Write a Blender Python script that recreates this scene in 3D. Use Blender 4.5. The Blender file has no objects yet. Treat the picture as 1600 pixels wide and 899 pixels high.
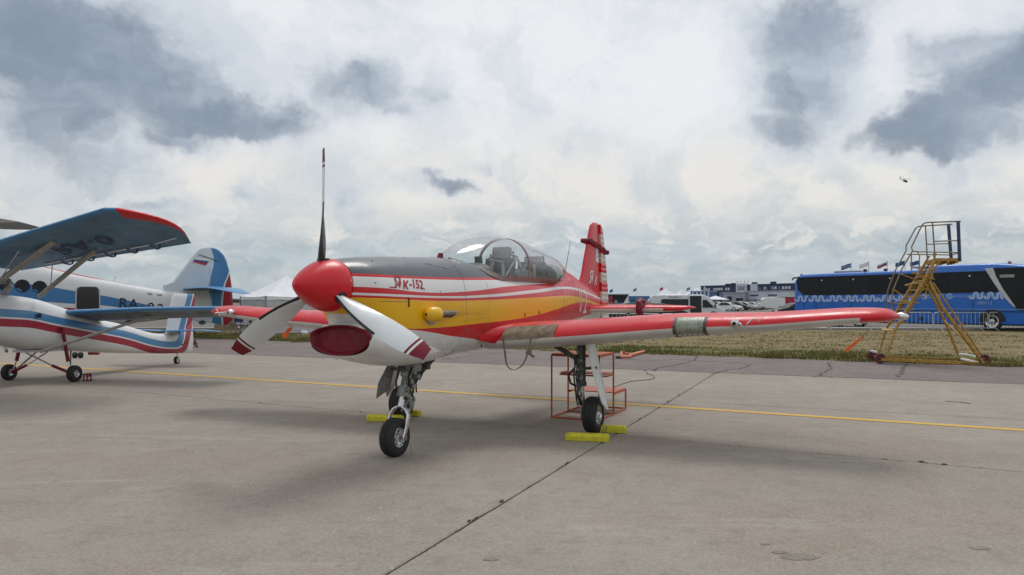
import bpy, bmesh, math, random
from mathutils import Vector, Matrix, noise
random.seed(7)
R = math.radians
sc = bpy.context.scene
COL = sc.collection
PI = math.pi

# ------------------------------------------------------------------ camera
H = 1.6
cam = bpy.data.cameras.new('camera'); camo = bpy.data.objects.new('camera', cam); COL.objects.link(camo)
camo.location = (0, 0, H); camo.rotation_euler = (R(90), 0, 0)
cam.sensor_width = 36; cam.lens = 27.9; cam.shift_y = 21.5 / 1600
cam.clip_start = .05; cam.clip_end = 9000
sc.camera = camo

def at(px, py, Y):                      # point of the place seen at a pixel, Y metres away
    return Vector(((px - 800) / 1240 * Y, Y, H + (471 - py) / 1240 * Y))
def gr(px, py, z=0.0):                  # point of the ground
    Y = (z - H) / ((471 - py) / 1240); return Vector(((px - 800) / 1240 * Y, Y, z))

# ------------------------------------------------------------------ node helpers
class NT:
    def __init__(s, nt): s.t = nt; s.n = nt.nodes; s.l = nt.links
    def node(s, typ, **kw):
        n = s.n.new(typ)
        for k, v in kw.items(): setattr(n, k, v)
        return n
    def put(s, sock, v):
        if v is None: return
        if hasattr(v, 'is_output') or isinstance(v, bpy.types.NodeSocket): s.l.new(v, sock)
        else:
            if isinstance(v, (tuple, list)) and len(v) == 3 and sock.type == 'RGBA': v = (*v, 1)
            sock.default_value = v
    def m(s, op, a, b=None, c=None, clamp=False):
        n = s.node('ShaderNodeMath', operation=op, use_clamp=clamp)
        s.put(n.inputs[0], a); s.put(n.inputs[1], b); s.put(n.inputs[2], c); return n.outputs[0]
    def vm(s, op, a, b=None, out=0):
        n = s.node('ShaderNodeVectorMath', operation=op); s.put(n.inputs[0], a); s.put(n.inputs[1], b); return n.outputs[out]
    def mix(s, f, a, b, mode='MIX'):
        n = s.node('ShaderNodeMix', data_type='RGBA', blend_type=mode)
        s.put(n.inputs[0], f); s.put(n.inputs[6], a); s.put(n.inputs[7], b); return n.outputs[2]
    def noise(s, vec, scale, detail=4, rough=.55, dist=0, out=0):
        n = s.node('ShaderNodeTexNoise'); s.put(n.inputs['Vector'], vec)
        n.inputs['Scale'].default_value = scale; n.inputs['Detail'].default_value = detail
        n.inputs['Roughness'].default_value = rough; n.inputs['Distortion'].default_value = dist; return n.outputs[out]
    def ramp(s, f, lo, hi, a=0., b=1., smooth=True):
        n = s.node('ShaderNodeMapRange', interpolation_type='SMOOTHSTEP' if smooth else 'LINEAR')
        s.put(n.inputs[0], f)
        for i, v in enumerate((lo, hi, a, b)): s.put(n.inputs[i + 1], v)
        return n.outputs[0]
    def sep(s, v):
        n = s.node('ShaderNodeSeparateXYZ'); s.put(n.inputs[0], v); return n.outputs
    def comb(s, x, y, z):
        n = s.node('ShaderNodeCombineXYZ'); s.put(n.inputs[0], x); s.put(n.inputs[1], y); s.put(n.inputs[2], z); return n.outputs[0]
    def obj(s): return s.node('ShaderNodeTexCoord').outputs['Object']
    def pos(s): return s.node('ShaderNodeNewGeometry').outputs['Position']
    def fcurve(s, x, pts, x0, x1, z0, z1):
        n = s.node('ShaderNodeFloatCurve'); c = n.mapping.curves[0]
        pp = sorted(((p[0] - x0) / (x1 - x0), (p[1] - z0) / (z1 - z0)) for p in pts)
        n.mapping.use_clip = True
        while len(c.points) < len(pp): c.points.new(.5, .5)
        for q, p in zip(c.points, pp): q.location = p
        n.mapping.update()
        s.put(n.inputs['Value'], s.m('MULTIPLY_ADD', x, 1 / (x1 - x0), -x0 / (x1 - x0)))
        return s.m('MULTIPLY_ADD', n.outputs[0], z1 - z0, z0)

def mat(name, color=(.5, .5, .5), rough=.5, metal=0, coat=0, var=.12, vscale=6., bump=0, bscale=40, rvar=.1, emit=None, spec=None, bdist=.01):
    m = bpy.data.materials.new(name); m.use_nodes = True
    t = NT(m.node_tree); b = t.n['Principled BSDF']
    v = t.obj(); n = t.noise(v, vscale, 5, .6)
    col = t.mix(t.ramp(n, .3, .7), tuple(c * (1 - var) for c in color), tuple(min(1, c * (1 + var)) for c in color))
    t.put(b.inputs['Base Color'], col)
    t.put(b.inputs['Roughness'], t.ramp(t.noise(v, vscale * 2.3, 4), .3, .7, max(.02, rough - rvar), min(1, rough + rvar)))
    b.inputs['Metallic'].default_value = metal; b.inputs['Coat Weight'].default_value = coat; b.inputs['Coat Roughness'].default_value = .08
    if spec is not None: b.inputs['Specular IOR Level'].default_value = spec
    if bump:
        bn = t.node('ShaderNodeBump'); bn.inputs['Strength'].default_value = bump; bn.inputs['Distance'].default_value = bdist
        t.put(bn.inputs['Height'], t.noise(v, bscale, 5, .6)); t.put(b.inputs['Normal'], bn.outputs[0])
    return m

def glass(name, tint=(.9, .95, .95), alpha=.12):
    m = bpy.data.materials.new(name); m.use_nodes = True; t = NT(m.node_tree)
    for n in list(t.n):
        if n.type != 'OUTPUT_MATERIAL': t.n.remove(n)
    out = [n for n in t.n if n.type == 'OUTPUT_MATERIAL'][0]
    tr = t.node('ShaderNodeBsdfTransparent'); tr.inputs[0].default_value = (*tint, 1)
    gl = t.node('ShaderNodeBsdfGlossy'); gl.inputs['Roughness'].default_value = .10
    lw = t.node('ShaderNodeLayerWeight'); lw.inputs[0].default_value = .5
    f = t.m('ADD', t.m('MULTIPLY', t.m('POWER', lw.outputs['Facing'], 3.5), .75), alpha, clamp=True)
    f = t.m('ADD', f, t.m('MULTIPLY', t.ramp(t.noise(t.obj(), 3, 4), .45, .8), .06), clamp=True)
    mx = t.node('ShaderNodeMixShader'); t.put(mx.inputs[0], f); t.l.new(tr.outputs[0], mx.inputs[1]); t.l.new(gl.outputs[0], mx.inputs[2])
    t.l.new(mx.outputs[0], out.inputs[0]); return m

# ------------------------------------------------------------------ sky, sun, exposure
SUN_EL, SUN_AZ = 58, 20
w = bpy.data.worlds.new('World'); sc.world = w; w.use_nodes = True
t = NT(w.node_tree); t.n.clear()
out = t.node('ShaderNodeOutputWorld')
sky = t.node('ShaderNodeTexSky', sky_type='NISHITA', sun_disc=False)
sky.sun_elevation = R(SUN_EL); sky.sun_rotation = R(SUN_AZ)
bg1 = t.node('ShaderNodeBackground'); t.l.new(sky.outputs[0], bg1.inputs[0]); bg1.inputs[1].default_value = .1
d = t.node('ShaderNodeTexCoord').outputs['Generated']
x, y, z = t.sep(d)
az = t.m('ARCTAN2', x, y); el = t.m('ARCSINE', z)
# cloud sheet seen in perspective: noise over the plane (x/z, y/z)
zz = t.m('ADD', t.m('MAXIMUM', z, 0.), .13)
pl = t.comb(t.m('DIVIDE', x, zz), t.m('DIVIDE', y, zz), 0)
ang = t.comb(az, el, 0)
n1 = t.noise(ang, 5.0, 5, .62, out=1)
wv = t.vm('SUBTRACT', n1, (.5, .5, .5))
n3 = t.noise(ang, 22.0, 4, .6, out=1)
wv2 = t.vm('ADD', t.vm('MULTIPLY', wv, (.22, .13, 0)), t.vm('MULTIPLY', t.vm('SUBTRACT', n3, (.5, .5, .5)), (.032, .022, 0)))
q = t.vm('ADD', ang, wv2)
blobs = [(40,60,230,80,1.2),(190,130,170,55,1.15),(300,178,120,36,1.05),(400,196,90,26,1.05),(60,170,150,50,.85),(250,60,160,60,.55),(550,140,95,50,.95),(600,172,75,30,.65),(675,145,40,42,.62),
 (150,262,130,48,.62),(60,222,110,34,.6),(250,218,100,20,.75),(255,325,150,17,.6),(140,300,90,30,.45),(690,292,58,16,.95),(560,305,42,24,.65),(545,268,50,20,.45),(403,300,36,16,.65),(640,60,90,30,.25),
 (1270,40,130,75,1.05),(1240,140,85,55,.85),(1215,205,70,42,.85),(1345,215,55,32,.55),(1440,190,100,36,.95),(1570,110,110,75,1.2),(1490,215,130,28,1.0),(1540,165,110,36,.95),(1500,255,80,24,.6),
 (745,256,26,15,.6),(890,240,28,10,.55),(930,352,60,18,.6),(1080,385,100,18,.5),(1250,425,150,16,.5),(850,410,120,16,.4),(470,400,120,14,.45),(620,375,80,12,.4),(1530,330,90,22,.35),(70,-60,300,70,.6),(1400,-70,260,60,.6)]
tot = None
for (bx, by, sx, sy, wt) in blobs:
    u, v = (bx - 800) / 1240, (471 - by) / 1240
    a0 = math.atan(u); e0 = math.atan(v * math.cos(a0)); ca = math.cos(a0)
    e = t.vm('MULTIPLY', t.vm('SUBTRACT', q, (a0, e0, 0)), (1240 / sx / ca / ca, 1240 / sy / ca, 0))
    g = t.m('MULTIPLY', t.m('EXPONENT', t.m('MULTIPLY', t.vm('DOT_PRODUCT', e, e, 1), -.74)), wt * .93)
    tot = g if tot is None else t.m('MAXIMUM', t.m('ADD', t.m('MULTIPLY', t.m('MINIMUM', tot, g), .25), t.m('MAXIMUM', tot, g)), 0)
# away from the view the same broken cloud goes on
beh = t.ramp(t.m('ABSOLUTE', az), .72, 1.0); up = t.ramp(el, .42, .6); oth = t.m('MAXIMUM', beh, up)
nb = t.noise(pl, .9, 6, .6)
tot = t.m('ADD', t.m('MULTIPLY', tot, t.m('SUBTRACT', 1, oth)), t.m('MULTIPLY', t.ramp(nb, .5, .72), oth))
fine = t.noise(t.vm('ADD', q, (3.1, 1.7, 0)), 10.0, 6, .6)
fine2 = t.noise(t.vm('MULTIPLY', q, (1, 2.0, 0)), 34.0, 4, .62)
dens = t.m('ADD', tot, t.m('ADD', t.m('MULTIPLY', t.m('SUBTRACT', fine, .5), .75), t.m('MULTIPLY', t.m('SUBTRACT', fine2, .5), .26)))
mask = t.ramp(dens, .04, .92)
# bright cloud layer: white high up, cream lower, grey blue near the horizon
hi = t.mix(t.ramp(t.noise(q, 6, 6, .6), .40, .66), (.87, .88, .895), (.68, .725, .77))
cream = t.mix(t.ramp(t.noise(q, 11, 4, .6), .4, .65), (.83, .805, .765), (.64, .67, .685))
hor = t.mix(t.ramp(t.noise(t.vm('MULTIPLY', q, (1, 3.2, 0)), 12, 6, .56), .40, .68), (.40, .48, .53), (.58, .62, .63))
hor = t.mix(t.ramp(el, .0, .035), (.43, .51, .56), hor)
elw = t.m('ADD', el, t.m('MULTIPLY', t.m('SUBTRACT', t.noise(t.vm('MULTIPLY', ang, (1, 2.2, 0)), 9, 9, .62), .5), .10))
base = t.mix(t.ramp(elw, .05, .14), hor, cream)
base = t.mix(t.ramp(elw, .13, .26), base, hi)
# small lit cumulus heads above the horizon
cum = t.ramp(t.noise(t.vm('MULTIPLY', q, (1, 1.9, 0)), 20, 7, .56), .50, .66)
cum = t.m('MULTIPLY', cum, t.m('MULTIPLY', t.ramp(el, .035, .06), t.ramp(el, .15, .085)))
base = t.mix(t.m('MULTIPLY', cum, .62), base, (.86, .83, .78))
dark = t.mix(t.ramp(t.noise(t.vm('MULTIPLY', q, (1, 1.6, 0)), 9, 7, .62), .36, .66), (.215, .265, .335), (.42, .48, .56))
thick = t.m('ADD', t.m('MULTIPLY', tot, .8), t.m('MULTIPLY', t.m('SUBTRACT', t.noise(t.vm('ADD', t.vm('MULTIPLY', q, (1, 1.5, 0)), (7, 2, 0)), 6, 7, .6), .5), 1.3))
dark = t.mix(t.ramp(thick, .45, 1.25), dark, (.195, .25, .325))
dark = t.mix(t.ramp(thick, .12, .80), (.56, .63, .70), dark)
dark = t.mix(t.ramp(mask, .30, .95), (.60, .66, .73), dark)
cc = t.mix(t.m('MULTIPLY', mask, .92), base, dark)
cc = t.mix(t.ramp(el, -.02, .0), (.30, .29, .27), cc)
bg2 = t.node('ShaderNodeBackground'); t.l.new(cc, bg2.inputs[0]); bg2.inputs[1].default_value = 1.0
mx = t.node('ShaderNodeMixShader'); mx.inputs[0].default_value = .93
t.l.new(bg1.outputs[0], mx.inputs[1]); t.l.new(bg2.outputs[0], mx.inputs[2]); t.l.new(mx.outputs[0], out.inputs[0])
sun = bpy.data.lights.new('sun', 'SUN'); suno = bpy.data.objects.new('sun', sun); COL.objects.link(suno)
sun.energy = 1.3; sun.angle = R(20); sun.color = (1, .97, .92)
suno.rotation_euler = Vector((-math.sin(R(SUN_AZ)) * math.cos(R(SUN_EL)), -math.cos(R(SUN_AZ)) * math.cos(R(SUN_EL)), -math.sin(R(SUN_EL)))).to_track_quat('-Z', 'Y').to_euler()
sc.view_settings.view_transform = 'Standard'; sc.view_settings.look = 'None'; sc.view_settings.exposure = 0; sc.view_settings.gamma = 1
sc.render.engine = 'CYCLES'; sc.cycles.max_bounces = 8; sc.cycles.transparent_max_bounces = 16

# ------------------------------------------------------------------ object helpers
def tag(o, label=None, cat=None, group=None, kind=None):
    if label: o['label'] = label
    if cat: o['category'] = cat
    if group: o['group'] = group
    if kind: o['kind'] = kind
    return o
def thing(name, label, cat, loc=(0, 0, 0), rz=0, group=None):
    o = bpy.data.objects.new(name, None); COL.objects.link(o); o.location = loc; o.rotation_euler = (0, 0, rz)
    o.empty_display_size = .2
    return tag(o, label, cat, group)
def copy_tree(o, parent=None):
    c = o.copy(); COL.objects.link(c); c.parent = parent
    for ch in list(KIDS.get(o.name, [])):
        k = copy_tree(ch, c); KIDS.setdefault(c.name, []).append(k)
    return c
KIDS = {}

def superpts(w_, zt, zb, zm, n=2.4, N=16):
    pts = []
    for i in range(N + 1):
        th = PI * i / N
        c, s_ = math.cos(th), math.sin(th)
        hh = (zt - zm) if c >= 0 else (zm - zb)
        pts.append((w_ * abs(s_) ** (2 / n), zm + hh * math.copysign(abs(c) ** (2 / n), c)))
    return pts
def cr(keys, x):                         # smooth interpolation of a table sorted by its first column
    ks = keys
    if x <= ks[0][0]: return ks[0][1:]
    if x >= ks[-1][0]: return ks[-1][1:]
    for i in range(len(ks) - 1):
        if ks[i][0] <= x <= ks[i + 1][0]: break
    p1, p2 = ks[i], ks[i + 1]; p0 = ks[i - 1] if i else p1; p3 = ks[i + 2] if i + 2 < len(ks) else p2
    h = p2[0] - p1[0]; u = (x - p1[0]) / h; r = []
    for k in range(1, len(p1)):
        s1 = (p2[k] - p0[k]) / (p2[0] - p0[0]); s2 = (p3[k] - p1[k]) / (p3[0] - p1[0])
        d_ = (p2[k] - p1[k]) / h
        if d_ == 0: s1 = s2 = 0
        else:
            s1 = max(min(s1 / d_, 3), 0) * d_; s2 = max(min(s2 / d_, 3), 0) * d_
        r.append((2*u**3-3*u**2+1)*p1[k] + (u**3-2*u**2+u)*h*s1 + (-2*u**3+3*u**2)*p2[k] + (u**3-u**2)*h*s2)
    return tuple(r)

class MB:
    def __init__(s): s.v = []; s.f = []; s.mi = []
    def add(s, vs, fs, mi=0):
        b = len(s.v); s.v += [tuple(v) for v in vs]; s.f += [tuple(b + i for i in f) for f in fs]; s.mi += [mi] * len(fs); return s
    def box(s, c, sz, rz=0, mi=0, M=None):
        hx, hy, hz = sz[0] / 2, sz[1] / 2, sz[2] / 2; c = Vector(c)
        r = M if M else Matrix.Rotation(rz, 3, 'Z')
        vs = [c + r @ Vector((a * hx, b * hy, e * hz)) for a in (-1, 1) for b in (-1, 1) for e in (-1, 1)]
        return s.add(vs, [(0,1,3,2),(4,6,7,5),(0,4,5,1),(2,3,7,6),(0,2,6,4),(1,5,7,3)], mi)
    def tube(s, pts, r, n=8, mi=0, cap=True, r2=None, sq=False):
        pts = [Vector(p) for p in pts]; L_ = len(pts)
        rs = r if isinstance(r, (list, tuple)) else [r + ((r2 - r) * i / (L_ - 1) if r2 is not None else 0) for i in range(L_)]
        ref = None; vs = []
        for i, p in enumerate(pts):
            tg = (pts[min(i + 1, L_ - 1)] - pts[max(i - 1, 0)]).normalized()
            if ref is None:
                ref = Vector((0, 0, 1)) if abs(tg.z) < .9 else Vector((1, 0, 0))
            a = (ref - tg * ref.dot(tg)); a = a.normalized() if a.length > 1e-6 else tg.orthogonal().normalized()
            b = tg.cross(a); ref = a
            for k in range(n):
                th = 2 * PI * (k + (.5 if sq else 0)) / n
                vs.append(p + (a * math.cos(th) + b * math.sin(th)) * rs[i] * (1.414 if sq else 1))
        fs = [(i*n+k, i*n+(k+1)%n, (i+1)*n+(k+1)%n, (i+1)*n+k) for i in range(L_-1) for k in range(n)]
        if cap: fs += [tuple(range(n-1, -1, -1)), tuple((L_-1)*n + k for k in range(n))]
        return s.add(vs, fs, mi)
    def lathe(s, prof, c, axis, n=24, mi=0, mis=None, close=False):   # prof: (distance along axis, radius)
        c = Vector(c); ax = Vector(axis).normalized(); a = ax.orthogonal().normalized(); b = ax.cross(a)
        vs = [c + ax * h_ + (a * math.cos(2*PI*k/n) + b * math.sin(2*PI*k/n)) * r_ for h_, r_ in prof for k in range(n)]
        m_ = len(prof)
        for i in range(m_ - 1 + (1 if close else 0)):
            j = (i + 1) % m_
            bb = len(s.v) if i == 0 else bb
            if i == 0: s.v += [tuple(v) for v in vs]
            for k in range(n):
                s.f.append((bb+i*n+k, bb+i*n+(k+1)%n, bb+j*n+(k+1)%n, bb+j*n+k)); s.mi.append(mis[i] if mis else mi)
        return s
    def loft(s, rings, mi=0, closed=True, cap=True):
        n = len(rings[0]); vs = [p for r_ in rings for p in r_]
        fs = [(i*n+k, i*n+(k+1)%n, (i+1)*n+(k+1)%n, (i+1)*n+k) for i in range(len(rings)-1) for k in range(n if closed else n-1)]
        if cap and closed: fs += [tuple(range(n-1, -1, -1)), tuple((len(rings)-1)*n + k for k in range(n))]
        return s.add(vs, fs, mi)
    def prism(s, poly, d_, mi=0):        # polygon of 3D points pushed along vector d_
        n = len(poly); d_ = Vector(d_); p = [Vector(q_) for q_ in poly]
        return s.add(p + [q_ + d_ for q_ in p], [tuple(range(n-1, -1, -1)), tuple(range(n, 2*n))] + [(k, (k+1)%n, n+(k+1)%n, n+k) for k in range(n)], mi)
    def build(s, name, mats, parent=None, smooth=True, ang=35, bevel=0, fix=True):
        me = bpy.data.meshes.new(name); me.from_pydata(s.v, [], s.f)
        if not isinstance(mats, (list, tuple)): mats = [mats]
        for m_ in mats: me.materials.append(m_)
        me.polygons.foreach_set('material_index', s.mi); me.update()
        if fix:
            bm = bmesh.new(); bm.from_mesh(me); bmesh.ops.remove_doubles(bm, verts=bm.verts, dist=1e-5)
            bmesh.ops.recalc_face_normals(bm, faces=bm.faces); bm.to_mesh(me); bm.free()
        if smooth:
            me.shade_smooth(); me.set_sharp_from_angle(angle=R(ang))
        o = bpy.data.objects.new(name, me); COL.objects.link(o)
        if parent is not None: o.parent = parent; KIDS.setdefault(parent.name, []).append(o)
        if bevel:
            bv = o.modifiers.new('bevel', 'BEVEL'); bv.width = bevel; bv.segments = 2; bv.limit_method = 'ANGLE'; bv.angle_limit = R(40)
        return o

def text_mesh(txt, size, name, m_, parent, fn, shear=0, maxe=.04, bold=0, sx=1.):
    """flat print: outline of the letters laid on a surface by fn(u, v) -> point"""
    cu = bpy.data.curves.new(name, 'FONT'); cu.body = txt; cu.size = size; cu.shear = shear; cu.offset = bold; cu.align_x = 'CENTER'; cu.align_y = 'CENTER'; cu.resolution_u = 3
    o = bpy.data.objects.new(name, cu); COL.objects.link(o)
    bpy.context.view_layer.update()
    me = bpy.data.meshes.new_from_object(o.evaluated_get(bpy.context.evaluated_depsgraph_get()))
    COL.objects.unlink(o); bpy.data.objects.remove(o); bpy.data.curves.remove(cu)
    bm = bmesh.new(); bm.from_mesh(me)
    for _ in range(4):
        es = [e for e in bm.edges if e.calc_length() > maxe]
        if not es: break
        bmesh.ops.subdivide_edges(bm, edges=es, cuts=1); bmesh.ops.triangulate(bm, faces=bm.faces)
    for v_ in bm.verts: v_.co = Vector(fn(v_.co.x * sx, v_.co.y))
    bm.to_mesh(me); bm.free(); me.materials.clear(); me.materials.append(m_)
    r_ = bpy.data.objects.new(name, me); COL.objects.link(r_)
    if parent is not None: r_.parent = parent; KIDS.setdefault(parent.name, []).append(r_)
    return r_

def wheel(parent, c, axis, r, wd, rim_r, rubber, rim, name='wheel', rimname='rim', dish=.02, holes=0):
    """tyre with rounded shoulders and tread grooves, its rim a sub-part"""
    c = Vector(c); ax = Vector(axis).normalized(); h_ = wd / 2
    pr = [(-h_*.75, rim_r), (-h_*.98, rim_r*1.12), (-h_, (r+rim_r)/2), (-h_*.9, r*.93), (-h_*.62, r*.985)]
    for g in (-.4, -.05, .3):
        pr += [(h_*g, r), (h_*(g+.015), r*.972), (h_*(g+.085), r*.972), (h_*(g+.1), r)]
    pr += [(h_*.62, r*.985), (h_*.9, r*.93), (h_, (r+rim_r)/2), (h_*.98, rim_r*1.12), (h_*.75, rim_r)]
    ty = MB().lathe(pr, c, ax, 32, close=True).build(name, rubber, parent, ang=50)
    rb = MB()
    for sg in (-1, 1):
        rb.lathe([(sg*h_*.78, rim_r*1.02), (sg*h_*.86, rim_r*.96), (sg*(h_*.8-dish), rim_r*.82), (sg*(h_*.8-dish*1.4), rim_r*.45), (sg*h_*.85, rim_r*.36), (sg*h_*.92, rim_r*.28), (sg*h_*.92, .0005)], c, ax, 24)
        a = ax.orthogonal().normalized(); b = ax.cross(a)
        for k in range(holes):
            th = 2*PI*k/holes
            p = c + ax*sg*(h_*.8-dish*1.15) + (a*math.cos(th)+b*math.sin(th))*rim_r*.63
            rb.tube([p, p+ax*sg*.004], rim_r*.11, 8, mi=1)
    rb.build(rimname, [rim, M['black']], ty)
    return ty

# ------------------------------------------------------------------ materials
M = {}
def mk(key, *a, **k): M[key] = mat(key, *a, **k)
mk('black', (.012, .012, .013), .5)
mk('rubber', (.018, .018, .019), .75, var=.25, vscale=14, bump=.3, bscale=120)
mk('red', (.58, .007, .016), .36, coat=.12, var=.05, vscale=2, spec=.4)
mk('white', (.70, .70, .69), .35, coat=.3, var=.04, vscale=3)
mk('bladewhite', (.62, .65, .66), .4, coat=.2, var=.05, vscale=5)
mk('dkred', (.20, .008, .02), .6, var=.15)
mk('yellow', (.80, .45, .006), .4, coat=.1, var=.05)
mk('chock', (.55, .50, .02), .6, var=.22, vscale=18, bump=.25)
mk('orange', (.50, .085, .025), .5, var=.2, vscale=12)
mk('hiorange', (.95, .16, .02), .6, var=.1)
mk('steel', (.28, .28, .28), .4, metal=.7, var=.3, vscale=25)
mk('gearpaint', (.24, .25, .24), .5, metal=.2, var=.35, vscale=30, bump=.2)
mk('darkgear', (.07, .07, .065), .5, metal=.3, var=.4, vscale=30, bump=.2)
mk('silver', (.62, .62, .62), .28, metal=.85, var=.15, vscale=15)
mk('tan', (.22, .17, .12), .9, var=.3, vscale=14, bump=.6, bscale=60)
mk('frame', (.24, .20, .18), .6, var=.2)
mk('letred', (.36, .008, .03), .5, var=.05)
mk('anti', (.075, .09, .105), .55, var=.08, vscale=2)
mk('interior', (.035, .037, .04), .7, var=.3, vscale=12)
mk('seat', (.05, .052, .055), .8, var=.3, vscale=20)
mk('seatgrey', (.16, .165, .165), .75, var=.3, vscale=15)
mk('blue', (.045, .20, .42), .4, coat=.2, var=.06)
mk('wingblue', (.055, .17, .31), .5, var=.12, vscale=3)
mk('lbl', (.03, .04, .09), .6)
mk('strutgrey', (.30, .28, .25), .5, var=.12)
mk('ladder', (.36, .205, .03), .55, metal=.1, var=.3, vscale=14, bump=.3)
mk('ladderrail', (.20, .16, .11), .45, metal=.4, var=.3, vscale=14)
mk('violet', (.03, .035, .12), .5, var=.2)
mk('hubred', (.10, .02, .03), .6, var=.3)
mk('galv', (.48, .50, .52), .5, metal=.35, var=.15, vscale=12)
mk('busblue', (.014, .13, .50), .38, coat=.08, var=.05, vscale=1)
mk('buslight', (.30, .42, .70), .5, var=.08)
mk('busglass', (.010, .011, .015), .25, var=.3, vscale=1, spec=.25)
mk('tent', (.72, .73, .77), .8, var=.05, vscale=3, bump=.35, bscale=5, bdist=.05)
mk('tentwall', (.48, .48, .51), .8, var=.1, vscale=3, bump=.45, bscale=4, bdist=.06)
mk('carwhite', (.62, .63, .64), .25, coat=.5, var=.05)
mk('carsilver', (.34, .35, .36), .3, metal=.4, coat=.5, var=.05)
mk('cardark', (.014, .015, .018), .35, coat=.1, var=.1, spec=.25)
mk('carred', (.22, .015, .02), .3, coat=.5, var=.1)
mk('carglass', (.015, .018, .022), .2, var=.2, spec=.3)
mk('lamp', (.8, .8, .78), .15)
mk('navy', (.018, .028, .085), .5, var=.3, vscale=.3)
mk('navylight', (.16, .20, .34), .6, var=.3, vscale=.5)
mk('hallgrey', (.33, .35, .40), .6, var=.12, vscale=.4)
mk('hallwhite', (.50, .55, .62), .6, var=.12, vscale=.3)
mk('hallblue', (.035, .13, .30), .5, var=.2, vscale=.2)
mk('stallred', (.35, .02, .05), .6, var=.2)
mk('beige', (.33, .27, .18), .8, var=.2)
mk('floorwood', (.25, .13, .07), .7, var=.2)
M['canopy'] = glass('canopy', (.96, .98, .98), .06)
M['flagblue'] = mat('flagblue', (.03, .09, .28), .8); M['flagwhite'] = mat('flagwhite', (.7, .68, .72), .8); M['flagred'] = mat('flagred', (.5, .03, .04), .8)

def livery(name, base, layers, xr, zr, rough=.3, coat=.5, dirt=True):
    """painted bands: each layer (colour, upper edge curve, lower edge curve) in the thing's own side view"""
    m_ = bpy.data.materials.new(name); m_.use_nodes = True; t = NT(m_.node_tree); b = t.n['Principled BSDF']
    v = t.obj(); x, y, z = t.sep(v); col = base
    for (c, up_, lo_) in layers:
        f = None
        if up_ is not None:
            cu = t.fcurve(x, up_, *xr, *zr) if len(up_) > 1 else up_[0][1]; f = t.m('LESS_THAN', z, cu)
        if lo_ is not None:
            cl = t.fcurve(x, lo_, *xr, *zr); g = t.m('GREATER_THAN', z, cl); f = g if f is None else t.m('MULTIPLY', f, g)
        col = t.mix(f, col, c)
    n = t.noise(v, 2.2, 6, .6)
    col = t.mix(t.m('MULTIPLY', t.ramp(n, .45, .8), .10), col, (.30, .27, .24))
    if name == 'fuselage_paint':
        sx_ = t.ramp(x, 1.98, .2, .0, 1.); zc_ = t.m('SUBTRACT', z, t.m('MULTIPLY_ADD', x, .03, 1.40))
        so = t.m('EXPONENT', t.m('MULTIPLY', t.m('MULTIPLY', zc_, zc_), -260)); so = t.m('MULTIPLY', so, t.m('MULTIPLY', t.m('MULTIPLY', t.ramp(x, 2.02, 1.85), t.ramp(x, .3, 1.6)), t.ramp(t.noise(t.vm('MULTIPLY', v, (1.2, 6, 9)), 2, 6, .6), .3, .65)))
        col = t.mix(t.m('MULTIPLY', so, .40), col, (.10, .075, .05))
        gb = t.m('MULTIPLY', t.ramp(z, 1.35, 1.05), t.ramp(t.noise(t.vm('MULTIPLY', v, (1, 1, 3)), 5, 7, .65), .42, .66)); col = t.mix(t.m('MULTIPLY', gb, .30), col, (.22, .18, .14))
    t.put(b.inputs['Base Color'], col); b.inputs['Coat Weight'].default_value = coat * .4; b.inputs['Coat Roughness'].default_value = .08; b.inputs['Specular IOR Level'].default_value = .4
    t.put(b.inputs['Roughness'], t.ramp(n, .3, .7, rough - .02, rough + .14))
    bn = t.node('ShaderNodeBump'); bn.inputs['Strength'].default_value = .12; bn.inputs['Distance'].default_value = .02
    t.put(bn.inputs['Height'], t.noise(v, 4.5, 3, .5)); t.put(b.inputs['Normal'], bn.outputs[0])
    return m_

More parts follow.
